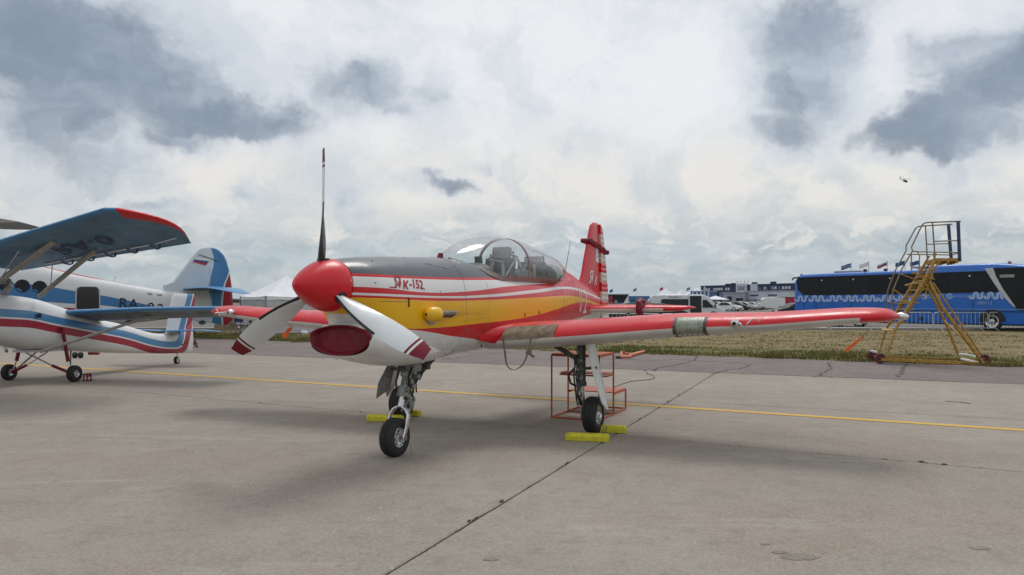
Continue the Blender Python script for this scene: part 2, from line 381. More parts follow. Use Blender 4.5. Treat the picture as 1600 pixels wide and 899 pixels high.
# ================================================================== GROUND
def ground_mat(name, c1, c2, c3, s1=.25, speck=True, bump=.5, rough=.85, stain=None, speckcol=(.10, .09, .08), warm=None):
    m_ = bpy.data.materials.new(name); m_.use_nodes = True; t = NT(m_.node_tree); b = t.n['Principled BSDF']
    v = t.pos()
    n1 = t.noise(v, s1, 8, .6, .4); n2 = t.noise(v, s1 * 7, 7, .65, .3); n3 = t.noise(v, 30, 6, .8); n4 = t.noise(v, 95, 4, .8); n5 = t.noise(v, 5, 8, .8)
    col = t.mix(t.ramp(n1, .36, .64), c1, c2)
    col = t.mix(t.m('MULTIPLY', t.ramp(n2, .45, .75), .55), col, c3)
    if warm: col = t.mix(t.m('MULTIPLY', t.ramp(t.noise(t.vm('ADD', v, (31, 7, 0)), .5, 7, .65), .48, .64), .6), col, warm)
    if stain:      # scuffed pale streaks running along the joints
        sv = t.vm('MULTIPLY', t.vm('ADD', v, (0, 0, 0)), (.35, 1.6, 1))
        sn = t.noise(sv, .9, 9, .72, .6)
        col = t.mix(t.m('MULTIPLY', t.ramp(sn, .55, .66), .55), col, stain)
    col = t.mix(t.m('MULTIPLY', t.ramp(n3, .44, .60), .60), col, tuple(c * 1.25 for c in c2))
    col = t.mix(t.m('MULTIPLY', t.ramp(n4, .52, .62), .60), col, tuple(c * .55 for c in c1))
    col = t.mix(t.m('MULTIPLY', t.ramp(n5, .50, .62), .5), col, tuple(c * .80 for c in c1))
    if speck:
        vo = t.node('ShaderNodeTexVoronoi'); t.put(vo.inputs['Vector'], v); vo.inputs['Scale'].default_value = 13
        pit = t.m('MULTIPLY', t.ramp(vo.outputs['Distance'], .17, .10), t.ramp(t.noise(v, .8, 6, .7), .50, .62))
        col = t.mix(t.m('MULTIPLY', pit, .75), col, speckcol)
        vo2 = t.node('ShaderNodeTexVoronoi'); t.put(vo2.inputs['Vector'], v); vo2.inputs['Scale'].default_value = 7
        wp = t.m('MULTIPLY', t.ramp(vo2.outputs['Distance'], .085, .055), t.ramp(t.noise(t.vm('ADD', v, (9, 3, 0)), .45, 5, .7), .54, .60))
        col = t.mix(t.m('MULTIPLY', wp, .6), col, (.62, .60, .56))
    t.put(b.inputs['Base Color'], col)
    t.put(b.inputs['Roughness'], t.ramp(n2, .3, .7, rough - .1, min(1, rough + .08))); b.inputs['Specular IOR Level'].default_value = .35
    bn = t.node('ShaderNodeBump'); bn.inputs['Strength'].default_value = bump; bn.inputs['Distance'].default_value = .006
    t.put(bn.inputs['Height'], t.m('ADD', t.m('MULTIPLY', n3, .6), t.m('MULTIPLY', n4, .5))); t.put(b.inputs['Normal'], bn.outputs[0])
    return m_
M['concrete'] = ground_mat('concrete', (.250, .219, .182), (.306, .271, .227), (.212, .185, .153), .22, stain=(.37, .345, .31), warm=(.265, .215, .175))
M['asphalt'] = ground_mat('asphalt', (.145, .115, .108), (.185, .152, .143), (.125, .098, .092), .4, bump=.8, speckcol=(.05, .045, .045))
M['soil'] = ground_mat('soil', (.035, .03, .025), (.05, .042, .034), (.03, .026, .02), 1, speck=False)
M['lot'] = ground_mat('lot', (.13, .115, .10), (.16, .145, .125), (.11, .10, .08), .08, speck=False)
M['kerb'] = ground_mat('kerbmat', (.22, .21, .195), (.28, .26, .245), (.18, .17, .16), .5, speck=False)
M['paint'] = None

DIR = Vector((.8779, -.4788, 0)).normalized()            # along the taxiway
NRM = Vector((.40, .9165, 0)).normalized()               # across it
def sheet(name, pts, z, m_, kind='structure', th=0, parent=None):
    o = MB()
    if th: o.prism([(p[0], p[1], z - th) for p in pts], (0, 0, th))
    else: o.add([(p[0], p[1], z) for p in pts], [tuple(range(len(pts)))])
    o = o.build(name, m_, parent, smooth=False)
    if kind and parent is None: o['kind'] = kind
    return o
sheet('ground', [(-4000, -800), (4000, -800), (4000, 6000), (-4000, 6000)], -.08, M['lot'])
E0, E1 = Vector((15.26*.645, 15.26, 0)), Vector((-9.55, 24.4, 0))     # edge of the concrete
ed = (E1 - E0).normalized()
EA, EB = E0 - ed * 45, E0 + ed * 75
G0, G1 = Vector((12.5, 19.36, 0)), Vector((-10.5, 32.5, 0))           # edge of the grass
gd = (G1 - G0).normalized(); GA, GB = G0 - gd * 40, G0 + gd * 75
sheet('asphalt_strip', [EA, EB, GB + Vector((0, 1.5, 0)), GA + Vector((0, 1.5, 0))], 0, M['asphalt'], th=.05)
sheet('joint_bed', [(-60, -12), (60, -12), (EA.x, EA.y), (EB.x, EB.y)], -.03, M['soil'])
# concrete apron: cast slabs with chipped edges, laid between joints
def line(p, q_): p, q_ = Vector(p), Vector(q_); return (p.xy, (q_ - p).xy.normalized())
def isect(a, b):
    (p, d1), (q_, d2) = a, b; den = d1.x * d2.y - d1.y * d2.x
    k = ((q_.x - p.x) * d2.y - (q_.y - p.y) * d2.x) / den; return p + d1 * k
JL = line(gr(30, 596.5), gr(1600, 738)); JE = line(E0, E1); JF = (JL[0] - Vector((3.0, 6.6)), JL[1])
JM = line(gr(1030, 626), gr(1600, 656.5))
JF2 = (JL[0] - Vector((6.5, 14.2)), JL[1])
across0 = line(gr(600, 899), gr(1115, 585)); across1 = line(gr(0, 671), gr(590, 583))
acr = [(across1[0] + Vector((-15.4, -.6)), across1[1]), (across1[0] + Vector((-7.7, -.3)), across1[1]), across1, across0,
       (across0[0] + Vector((7.9, 1.2)), across0[1]), (across0[0] + Vector((15.8, 2.4)), across0[1])]
acr = [(across1[0] + Vector((-23, -.9)), across1[1])] + acr + [(across0[0] + Vector((24, 3.6)), across0[1])]
apron = thing('apron', 'wide concrete apron of cast slabs', 'apron'); del apron['category']; apron['kind'] = 'structure'
rows = [JF2, JF, JL, JE]
def slab(c4, gap):
    # inset quad, ragged edge
    cen = sum((Vector((p.x, p.y)) for p in c4), Vector((0, 0))) / 4
    ring = []
    n_ = 4
    for k in range(4):
        a, b = c4[k], c4[(k + 1) % 4]; d_ = (b - a).normalized(); nn = Vector((-d_.y, d_.x))
        if nn.dot(cen - a) < 0: nn = -nn
        L_ = (b - a).length; st = max(2, int(L_ / .10)) if L_ < 30 else int(L_ / .2)
        for i in range(st):
            p = a + d_ * (L_ * i / st)
            q_ = noise.noise(Vector((p.x * 2.3, p.y * 2.3, k))); r_ = noise.noise(Vector((p.x * 9, p.y * 9, k + 5)))
            ins = gap[k] * (1 + .5 * q_) + max(0, r_ - .30) * .035 + (max(0, q_ - .45) * .06)
            e1 = min(i / st, 1 - i / st) * L_
            pp = p + nn * ins
            if i == 0: pp = p + nn * ins + d_ * gap[(k + 3) % 4]
            ring.append(pp)
    mb = MB(); n = len(ring)
    top = [(p.x, p.y, .0) for p in ring]; rim = [(p.x - (p.x - cen.x) * .0, p.y, -.012) for p in ring]
    inner = [(p + (cen - p).normalized() * .012) for p in ring]
    tops = [(p.x, p.y, .002) for p in inner]
    low = [(p.x, p.y, -.035) for p in ring]
    vs = tops + [(p.x, p.y, -.006) for p in ring] + low
    fs = [tuple(range(n))] + [(k, (k+1)%n, n+(k+1)%n, n+k) for k in range(n)] + [(n+k, n+(k+1)%n, 2*n+(k+1)%n, 2*n+k) for k in range(n)]
    mb.add(vs, fs)
    return mb
for j in range(len(rows) - 1):
    for i in range(len(acr) - 1):
        c4 = [isect(rows[j], acr[i]), isect(rows[j], acr[i+1]), isect(rows[j+1], acr[i+1]), isect(rows[j+1], acr[i])]
        gj = .009; ge = .02 if j == 2 else gj
        slab(c4, [gj, gj if acr[i+1] is not across1 else .006, ge, gj if acr[i] is not across1 else .006]).build('slab', M['concrete'], apron, smooth=False)
# hairline saw joint, patched crumbs
def ribbon(pts, wdt, z, jit=0, step=.08):
    mb = MB(); P = []
    for a, b in zip(pts[:-1], pts[1:]):
        a, b = Vector(a), Vector(b); n = max(1, int((b - a).length / step))
        for i in range(n): P.append(a + (b - a) * i / n)
    P.append(Vector(pts[-1])); vs = []; fs = []
    for i, p in enumerate(P):
        tg = (P[min(i+1, len(P)-1)] - P[max(i-1, 0)]); tg.z = 0; tg = tg.normalized(); nn = Vector((-tg.y, tg.x, 0))
        j_ = noise.noise(Vector((p.x*3, p.y*3, 1))) * jit; w_ = wdt * (1 + .7 * noise.noise(Vector((p.x*7, p.y*7, 4)))) if jit else wdt
        p2 = p + nn * j_
        vs += [(p2.x + nn.x*w_/2, p2.y + nn.y*w_/2, z), (p2.x - nn.x*w_/2, p2.y - nn.y*w_/2, z)]
        if i: fs.append((2*i-2, 2*i-1, 2*i+1, 2*i))
    return mb.add(vs, fs)
mk('crack', (.06, .052, .047), .95, var=.3)
mk('crackfaint', (.12, .108, .098), .95, var=.2)
ribbon([gr(1030, 626), gr(1200, 635), gr(1600, 656.5)], .012, .006, .02).build('crack', M['crackfaint'], apron, smooth=False)
o = MB()
for c_, r_ in ((gr(1249, 871), .07), (gr(1218, 864), .03), (gr(1530, 857), .04), (gr(1196, 851), .02), (gr(767, 875), .03)):
    n = 18; o.add([(c_.x + math.cos(2*PI*k/n)*r_*1.7*(1+.3*noise.noise(Vector((k*.9, c_.x, 0)))), c_.y + math.sin(2*PI*k/n)*r_*(1+.4*noise.noise(Vector((k*.9, c_.x, 3)))), .0045) for k in range(n)], [tuple(range(n))])
M['stainmat'] = ground_mat('stainmat', (.20, .177, .15), (.24, .213, .182), (.185, .163, .138), 2)
o.build('repair_patch', M['stainmat'], apron, smooth=False)
o = MB(); pts = [gr(1477, 627.5), gr(1500, 629), gr(1516, 631)]
for k in range(2): o = ribbon(pts, .07, .006, .03)
o.build('crack', M['crack'], apron, smooth=False)
# crumbs and weeds caught in the joints
mk('weed', (.045, .045, .025), .95, var=.4)
wd_ = MB(); rw = random.Random(11)
for (a, b_, n, sz) in ((gr(600,899), gr(1115,585), 60, .05), (gr(30,596.5), gr(655,652.5), 46, .05), (gr(1040,687), gr(1600,738), 34, .05), (gr(900,548)*0+gr(440,559), gr(1600,601), 90, .06)):
    for k in range(n):
        u = rw.random(); cl = int(u*9) ; p = a.lerp(b_, u) + Vector((rw.gauss(0,.012), rw.gauss(0,.012), 0)); s_ = .42 * sz * rw.uniform(.15, 1.0) ** 2 * (1.6 if noise.noise(Vector((u*14, n, 0))) > .1 else .6); th = rw.uniform(0, PI)
        dl = (b_ - a).normalized() * s_ * 1.6; dn = Vector((-dl.y, dl.x, 0)) * .35
        wd_.add([p - dl + Vector((0,0,.003)), p + dn + Vector((0,0,.004)), p + dl + Vector((0,0,.003)), p - dn + Vector((0,0,.004)), p + Vector((0,0,.004 + s_*.45))], [(0,1,4),(1,2,4),(2,3,4),(3,0,4)])
wd_ = wd_.build('joint_debris', M['weed'], apron, smooth=False, fix=False); wd_['kind'] = 'stuff'
# asphalt cracks
asp = [(gr(1113,585),gr(1128,580),gr(1150,577),gr(1168,573),gr(1172,569)), (gr(1020,580),gr(1028,575),gr(1060,570),gr(1083,564),gr(1090,557)),
       (gr(1083,564),gr(1140,567),gr(1168,568)), (gr(960,561),gr(1010,563),gr(1080,562.5)), (gr(690,562),gr(740,556),gr(800,551)), (gr(1400,590),gr(1412,580),gr(1410,575),gr(1418,569)), (gr(1275,590),gr(1300,575),gr(1295,566))]
for pth in asp: ribbon(list(pth), .05, .004, .12).build('asphalt_crack', M['crack'], None, smooth=False)['kind'] = 'structure'
for i_ in range(1): pass
# dark tar seam where concrete meets asphalt
ribbon([EA, EB], .05, .005, .03, .25).build('asphalt_seam', M['crack'], None, smooth=False)['kind'] = 'structure'
# yellow taxi line
m_ = bpy.data.materials.new('taxipaint'); m_.use_nodes = True; t = NT(m_.node_tree); b = t.n['Principled BSDF']
v = t.pos(); n_ = t.noise(v, 9, 8, .7); n2_ = t.noise(v, 60, 4, .7)
t.put(b.inputs['Base Color'], t.mix(t.ramp(t.m('ADD', n_, t.m('MULTIPLY', t.m('SUBTRACT', n2_, .5), .5)), .56, .70), (.60, .36, .05), (.33, .27, .17))); b.inputs['Roughness'].default_value = .8
ribbon([gr(1600, 673) - Vector((.83, -.46, 0)) * -8, gr(1600, 673), gr(980, 632), gr(500, 600), gr(160, 578), gr(160, 578) + Vector((-26, 13.6, 0))], .165, .0065, 0, .5).build('taxi_line', m_, None, smooth=False)['kind'] = 'structure'

# grass
m_ = bpy.data.materials.new('grassmat'); m_.use_nodes = True; t = NT(m_.node_tree); b = t.n['Principled BSDF']
v = t.pos(); x, y, z = t.sep(v)
gn = Vector((-gd.y, gd.x)); gn = -gn if gn.y < 0 else gn
dist = t.m('ADD', t.m('MULTIPLY', t.m('SUBTRACT', x, G0.x), gn.x), t.m('MULTIPLY', t.m('SUBTRACT', y, G0.y), gn.y))
nz = t.noise(v, .35, 6, .6); nf = t.noise(v, 3.5, 5, .7); nff = t.noise(v, 22, 3, .7)
dry = t.mix(t.ramp(nf, .35, .65), (.18, .135, .066), (.27, .21, .112)); dry = t.mix(t.m('MULTIPLY', t.ramp(nff, .45, .7), .3), dry, (.14, .11, .05)); dry = t.mix(t.m('MULTIPLY', t.ramp(t.noise(t.vm('ADD', v, (5, 9, 0)), .55, 5, .65), .48, .62), .55), dry, (.15, .145, .06))
grn = t.mix(t.ramp(nf, .35, .65), (.085, .095, .028), (.17, .155, .055))
gf = t.m('ADD', t.ramp(t.m('ADD', dist, t.m('MULTIPLY', t.m('SUBTRACT', nz, .5), 6)), 6.5, 2.2), t.m('MULTIPLY', t.ramp(nz, .5, .7), .5), clamp=True)
gf = t.m('MULTIPLY', gf, t.ramp(nf, .2, .6, .6, 1))
t.put(b.inputs['Base Color'], t.mix(gf, dry, grn)); b.inputs['Roughness'].default_value = .9; b.inputs['Specular IOR Level'].default_value = .15
M['grass'] = m_
sheet('grass_field', [G0 + gd * u_ - gn.to_3d() * (.28 * noise.noise(Vector((u_ * .8, 1, 0))) + .16 * noise.noise(Vector((u_ * 3.1, 4, 0))) + .04) for u_ in [-40 + .3 * k for k in range(384)]] + [ (-90, 62), (-30, 46.5), (60, 46.5), (110, 10)], .003, M['grass'])
sheet('parking_lot', [(-90, 63), (-30, 47), (60, 47), (500, 47), (500, 500), (-400, 500), (-400, 63)], -.01, M['lot'])
mb = MB(); vs = []; fs = []
rnd = random.Random(3)
cnt = 0
while cnt < 62000:
    s_ = rnd.uniform(-42, 62); tt = rnd.random() ** 1.5 * 22 - .7 * max(0, noise.noise(Vector((s_ * .9, 0, 0)))) - .25 * max(0, noise.noise(Vector((s_ * 4, 3, 0)))) - .05
    p = G0.xy + gd.xy * s_ + gn * tt
    if p.y > 45.8 or p.y < 16 or abs(p.x / p.y) > .70: continue
    cl = noise.noise(Vector((p.x * .9, p.y * .9, 0))) + .35 * noise.noise(Vector((p.x * .25, p.y * .25, 5)))
    if cl < rnd.uniform(-.6, .25): continue
    hh = rnd.uniform(.035, .10) * (1 + cl) * (1.25 if tt < 2.5 else .8); wd = rnd.uniform(.006, .016) * (1 + tt * .06)
    th = rnd.uniform(0, PI); lx, ly = rnd.uniform(-.05, .05), rnd.uniform(-.05, .05)
    k = len(vs); cx, sx_ = math.cos(th) * wd, math.sin(th) * wd
    if tt > 4: hh *= .6
    if tt > 4 and rnd.random() < .45: continue
    vs += [(p.x - cx, p.y - sx_, .0), (p.x + cx, p.y + sx_, .0), (p.x + lx, p.y + ly, hh)]; fs.append((k, k+1, k+2)); cnt += 1
mb.add(vs, fs); tag(mb.build('grass', M['grass'], None, smooth=False, fix=False), 'dry yellow grass with a greener fringe beside the asphalt', 'grass', kind='stuff')
ker = MB().box((15, 44.6, .06), (80, 1.5, .13)).build('kerb_strip', M['kerb'], None, smooth=False); ker['kind'] = 'structure'


# ================================================================== RED AND WHITE TRAINER AEROPLANE
yak = thing('trainer_aeroplane', 'red, white and yellow propeller trainer standing on three wheels, three-bladed propeller at left', 'aeroplane', (-.2667, 10.206, 0), R(-115))
#        a      w     zt     zb     zm    n
FUS = [(-4.55, .035, 1.56, 1.30, 1.46, 2.0), (-4.22, .06, 1.72, 1.285, 1.50, 2.0), (-3.6, .135, 1.86, 1.275, 1.54, 2.1), (-3.0, .21, 1.97, 1.262, 1.57, 2.2), (-2.45, .275, 2.085, 1.225, 1.585, 2.2),
       (-2.1, .315, 2.05, 1.19, 1.58, 2.3), (-1.6, .37, 1.965, 1.145, 1.57, 2.5), (-.9, .42, 1.925, 1.08, 1.56, 2.8), (0, .455, 1.925, 1.03, 1.55, 2.8), (.6, .465, 1.985, 1.01, 1.54, 2.7),
       (1.0, .465, 2.07, 1.0, 1.54, 2.5), (1.4, .46, 2.09, .975, 1.54, 2.4), (1.95, .45, 2.072, .945, 1.56, 2.35), (2.4, .435, 2.052, .97, 1.58, 2.3), (2.8, .395, 2.03, 1.08, 1.62, 2.2),
       (3.05, .335, 2.008, 1.38, 1.71, 2.1), (3.20, .268, 1.99, 1.485, 1.742, 2.0), (3.26, .243, 1.982, 1.508, 1.745, 2.0)]
def fsec(a): return cr(FUS, a)
def side(a, z, off=0.0):                 # half width of the fuselage at station a, height z
    w_, zt, zb, zm, n = fsec(a); hh = (zt - zm) if z > zm else (zm - zb); k = min(.999, abs(z - zm) / hh)
    return w_ * (1 - k ** n) ** (1 / n) + off
XR, ZR = (-5, 3.6), (.8, 2.6)
graybot = [(3.6,1.855),(2.94,1.85),(2.42,1.845),(1.64,1.857),(1.0,1.875),(.6,1.885),(.45,1.93),(.3,2.3),(-.5,2.55),(-5,2.59)]
topred = [(3.6,1.83),(2.42,1.822),(1.64,1.83),(.33,1.86),(-.8,1.875),(-1.5,1.885),(-1.75,1.855),(-5,1.84)]
rA = [(3.6,1.735),(2.94,1.722),(2.42,1.69),(1.64,1.70),(.33,1.785),(-.92,1.84),(-1.6,1.872),(-1.8,1.9),(-5,1.9)]
wt = [(3.6,1.692),(2.88,1.668),(1.91,1.653),(1.03,1.676),(-.46,1.752),(-1.9,1.818),(-2.5,1.80),(-3.06,1.762),(-4.2,1.66),(-5,1.6)]
wbm = [(3.6,1.668),(1.91,1.632),(1.03,1.646),(-.46,1.710),(-1.9,1.782),(-2.5,1.768),(-3.06,1.732),(-4.2,1.63),(-5,1.57)]
yt = [(3.6,1.645),(2.88,1.625),(2.18,1.605),(1.03,1.616),(-.46,1.652),(-2.18,1.68),(-3.06,1.638),(-4.2,1.545),(-5,1.5)]
yb = [(3.6,1.50),(3.15,1.48),(2.92,1.38),(2.66,1.340),(2.05,1.330),(1.34,1.347),(.33,1.375),(-.46,1.418),(-1.3,1.49),(-2.18,1.565),(-2.9,1.585),(-4.2,1.50),(-5,1.45)]
rb_ = [(3.6,1.50),(3.15,1.48),(2.92,1.38),(2.75,1.335),(2.54,1.322),(2.05,1.268),(1.85,1.24),(1.3,1.185),(1.0,1.15),(0,1.12),(-.6,1.18),(-1.03,1.262),(-2.18,1.300),(-3.06,1.352),(-3.8,1.41),(-5,1.48)]
RED, WHT, YEL = (.58, .007, .016), (.72, .72, .71), (.84, .46, .006)
M['liv'] = livery('fuselage_paint', WHT, [((.068, .080, .094), None, graybot), (RED, graybot, topred), (WHT, topred, rA), (RED, rA, wt), (WHT, wt, wbm), (RED, wbm, yt), (YEL, yt, yb), (RED, yb, rb_)], XR, ZR)
N = 26; sts = [-4.55 + i * (3.26 + 4.55) / 110 for i in range(111)]
rings = []
for a in sts:
    w_, zt, zb, zm, n = fsec(a); hp = superpts(w_, zt, zb, zm, n, N)
    rings.append([(a, y_, z_) for y_, z_ in hp] + [(a, -y_, z_) for y_, z_ in hp[-2:0:-1]])
mb = MB().loft(rings)
keep = [(f, m__) for f, m__ in zip(mb.f, mb.mi) if not (len(f) == 4 and all(-1.45 < mb.v[i][0] < .62 and mb.v[i][2] > 1.872 and abs(mb.v[i][1]) < .36 for i in f))]
mb.f = [k[0] for k in keep]; mb.mi = [k[1] for k in keep]
fus = mb.build('fuselage', M['liv'], yak, ang=60)
# cockpit tub
tub = MB(); tub.box((-.42, 0, 1.40), (2.15, .58, .04)); tub.box((.66, 0, 1.65), (.04, .60, .5)); tub.box((-1.5, 0, 1.65), (.04, .56, .5))
for s_ in (-1, 1): tub.box((-.42, s_*.295, 1.60), (2.14, .02, .5))
tub.build('cockpit_tub', M['interior'], yak, smooth=False)
# seam rings
def seam(a, r_=.0035, lo=0, hi=N*2):
    w_, zt, zb, zm, n = fsec(a); hp = superpts(w_ + .0005, zt + .0005, zb - .0005, zm, n, N)
    return [(a, y_, z_) for y_, z_ in hp] + [(a, -y_, z_) for y_, z_ in hp[-2::-1]]
MB().tube(seam(1.52), .0022, 5).build('panel_seam', M['frame'], yak)
for a_s in (.98, -1.62, -2.35, -3.42):
    sm = seam(a_s); sm = [p for p in sm if p[2] < 1.86 or a_s < -1.7]; h_ = [p for p in sm if p[1] >= 0]; MB().tube(h_, .0014, 4).build('panel_seam', M['frame'], yak); MB().tube([(p[0], -p[1], p[2]) for p in h_], .0014, 4).build('panel_seam', M['frame'], yak)
MB().tube([(1.52 - .0, side(1.52, 1.99, .0015), 1.99), (1.75, side(1.75, 1.95, .002), 1.95), (2.05, side(2.05, 1.99, .002), 1.99), (2.3, side(2.3, 2.04, .002), 2.04)], .003, 5).build('panel_seam', M['frame'], yak)
MB().tube([(a, side(a, 1.60, .0015), 1.60) for a in (3.0, 2.9, 2.8, 2.7, 2.62)], .003, 5).build('panel_seam', M['frame'], yak)
for (a, z_) in [(3.05,1.77),(2.75,1.755),(2.35,1.72),(2.05,1.70),(1.63,1.70),(2.9,1.98),(.9,1.73),(1.56,1.66),(2.25,1.20),(2.6,1.18),(2.55,1.12),(1.45,1.3)]:
    p = Vector((a, side(a, z_), z_)); MB().tube([p - Vector((0,.004,0)), p + Vector((0, .004, 0))], .008, 8).build('fastener', M['steel'], yak)
for a, z0, z1 in ((2.62, 1.635, 1.545), (-.05, 1.455, 1.405), (-.55, 1.475, 1.43), (.88, 1.12, 1.06)):
    MB().box((a, side(a, (z0+z1)/2, .0), (z0+z1)/2), (.018, .012, z0-z1)).build('vent_slot', M['black'], yak, bevel=.002)
# spinner
sp = [(0, .240), (.04, .244), (.12, .232), (.22, .198), (.32, .151), (.40, .104), (.46, .061), (.488, .032), (.50, .0004)]
spk = [(h_, r_) for h_, r_ in sp]
spn = MB().lathe([(-.012, .19), (0, .2395)] + [(h_, cr([(a_[0], a_[1]) for a_ in spk], h_)[0]) for h_ in [i * .50 / 30 for i in range(31)]], (3.272, 0, 1.745), (1, 0, 0), 48).build('spinner', M['red'], yak, ang=50)
for k in range(9):
    th = 2*PI*k/9; p = Vector((3.30, math.sin(th)*.2435, 1.745+math.cos(th)*.2435)); n_ = Vector((0, math.sin(th), math.cos(th)))
    MB().tube([p, p+n_*.003], .006, 8).build('spinner_screw', M['silver'], spn)
# propeller blades
def blade(theta):
    st = [(.20,.10,72,.070),(.27,.135,70,.060),(.36,.175,66,.040),(.48,.205,60,.026),(.62,.225,53,.021),(.76,.238,50,.017),(.90,.232,48,.014),(1.02,.212,46,.012),(1.12,.180,45,.010),(1.17,.155,44,.009),(1.195,.135,44,.008)]
    tab = [s__ for s__ in st]
    er = Vector((0, math.sin(theta), math.cos(theta))); et = Vector((0, math.cos(theta), -math.sin(theta))); ax = Vector((1, 0, 0))
    c0 = Vector((3.385, 0, 1.745)); rings = []; rs = [.20 + i*(1.235-.20)/46 for i in range(47)]
    n = 10
    info = []
    for r_ in rs:
        ch, be, th_ = cr(tab, min(r_, 1.195)); be = R(be)
        if r_ > 1.195: ch = ch
        cd = ax * math.sin(be) + et * math.cos(be); nd = ax * math.cos(be) - et * math.sin(be)
        sweep = -.055 * max(0, (r_ - .45) / .8) ** 2 + .02
        ring = []
        for k in range(2 * n):
            u = k / n if k < n else 2 - k / n          # 0 LE ..1 TE ..0
            xx = (.42 - u) * ch + sweep; sgn = 1 if k < n else -1
            tt = th_ * 1.5 * (math.sqrt(max(0, u)) * (1 - u) * 1.6 + .04 * (1 - u)) * .8
            rr = r_
            if r_ > 1.195: rr = 1.195 + (r_ - 1.195) * (1 - .55 * u)     # raked square tip
            camb = .035 * ch * 4 * u * (1 - u)
            ring.append(c0 + er * rr + cd * xx + nd * (sgn * tt * (.75 if sgn > 0 else .45) + camb))
        rings.append(ring); info.append(r_)
    mb = MB().loft(rings)
    m2 = 2 * n
    for fi, f in enumerate(mb.f):
        if len(f) != 4: mb.mi[fi] = 2; continue
        seg = fi // m2; k = fi % m2; r_ = rs[seg]
        u = min((k + .5) / n, 2 - (k + .5) / n)
        if r_ >= 1.10: mb.mi[fi] = 2
        elif r_ >= 1.075: mb.mi[fi] = 0
        elif r_ >= 1.055: mb.mi[fi] = 2
        elif r_ < .74 and u < .12: mb.mi[fi] = 1
        elif k >= n: mb.mi[fi] = 1
    bl = mb.build('propeller_blade', [M['bladewhite'], M['black'], M['dkred']], yak, ang=50)
    ch, be, th_ = cr(tab, .37); be = R(be); cd = ax*math.sin(be)+et*math.cos(be); nd = ax*math.cos(be)-et*math.sin(be)
    return bl
mk('dkred', (.165, .006, .018), .5, var=.1, spec=.3)
for k in range(3): blade(2 * PI * k / 3 + R(.5))
for k in range(3):
    th = 2*PI*k/3; er = Vector((0, math.sin(th), math.cos(th)))
    MB().lathe([(.212, .060), (.240, .056), (.240, .03)], (3.385, 0, 1.745), er, 20).build('blade_cuff', M['black'], yak)
# chin scoop with red plug
SC = [(1.75,.30,1.14,.948,1.08,2.2),(2.1,.36,1.22,.936,1.10,2.3),(2.5,.385,1.32,.955,1.14,2.3),(2.8,.380,1.385,1.005,1.19,2.3),(3.02,.365,1.40,1.055,1.215,2.35),(3.12,.350,1.395,1.08,1.225,2.4),(3.16,.335,1.382,1.095,1.23,2.4)]
rings = []
for i in range(30):
    a = 1.75 + (3.16 - 1.75) * i / 29; w_, zt, zb, zm, n = cr(SC, a); hp = superpts(w_, zt, zb, zm, n, 20)
    # flat topped, deep belly
    rings.append([(a - .10 * (z_ - 1.1) * (i / 29) ** 6, y_, z_) for y_, z_ in hp] + [(a - .10 * (z_ - 1.1) * (i / 29) ** 6, -y_, z_) for y_, z_ in hp[-2:0:-1]])
scp = MB().loft(rings, cap=False).build('chin_scoop', M['white'], yak, ang=60)
def plugring(k_, a_, n_=2.3):
    hp = superpts(.325 * k_, 1.245 + .125 * k_, 1.25 - .145 * k_, 1.275, 2.1, 20); return [(a_ - .10 * (z_ - 1.1), y_, z_) for y_, z_ in hp] + [(a_ - .10 * (z_ - 1.1), -y_, z_) for y_, z_ in hp[-2:0:-1]]
pl_ = MB().loft([plugring(1.05, 3.13), plugring(1.06, 3.175), plugring(1.0, 3.19), plugring(.93, 3.18), plugring(.82, 3.12), plugring(.60, 3.105), plugring(.3, 3.105)])
plug = pl_.build('intake_plug', M['dkred'], yak, ang=50)
MB().box((3.108, .17, 1.255), (.006, .11, .045)).build('placard', M['strutgrey'], plug)
# neck between spinner and scoop
rings = []
for i in range(9):
    z_ = 1.362 + .178 * i / 8; ww = .205 + .06 * abs(i / 8 - .5) ** 1.5 * 3
    rings.append([(2.80 + (.245 + .14 * i / 8) * max(0, math.cos(PI * (k / 16 - .5))) ** .5, ww * math.sin(PI * (k / 16 - .5)), z_) for k in range(17)] + [(2.80, 0, z_)])
MB().loft(rings).build('scoop_neck', M['white'], yak, ang=60)
for k in range(8):
    a = 2.35 - k * .098; z_ = 1.055; y_ = side(a, z_)
    y_ = max(y_, cr(SC, a)[0] * .93 if a > 1.75 else 0)
    MB().add([(a+.035, y_-.01, z_+.035), (a-.035, y_-.01, z_+.035), (a-.035, y_+.045, z_+.01), (a-.035, y_-.02, z_-.03), (a+.0, y_-.02, z_-.01)], [(0,1,2), (1,3,2), (3,4,0,2), (0,4,3,1)]).build('cowl_louvre', M['white'], yak, smooth=False)
# exhaust
pz = Vector((2.27, side(2.27, 1.47), 1.47))
ex = MB(); ex.lathe([(-.13,.015),(-.115,.045),(-.07,.070),(0,.078),(.05,.075),(.075,.06)], pz + Vector((0, .055, 0)), (-1, .12, 0), 24)
exo = ex.build('exhaust_fairing', M['yellow'], yak)
MB().lathe([(0, .003), (0, .112), (.006, .112), (.006, .05)], pz + Vector((-.05, -.008, 0)), (0, 1, 0), 28).build('exhaust_flange', M['steel'], exo)
mk('pipe', (.16, .12, .10), .4, metal=.8, var=.4, vscale=20)
pp_ = MB(); a0_ = pz + Vector((-.07, .065, 0))
n = 16; out_r, in_r = .036, .031
ringA = []; rings = []
for h_, r_, sl in ((-.03, out_r, 0), (.12, out_r, 0), (.26, out_r, 1), (.26, in_r, 1), (.10, in_r, 0)):
    rings.append([a0_ + Vector((-h_ - sl * .06 * -math.cos(2*PI*k/n + PI/2) , h_ * .10 + r_ * math.cos(2*PI*k/n), r_ * math.sin(2*PI*k/n))) for k in range(n)])
pp_.loft(rings, cap=False).build('exhaust_pipe', M['pipe'], exo)

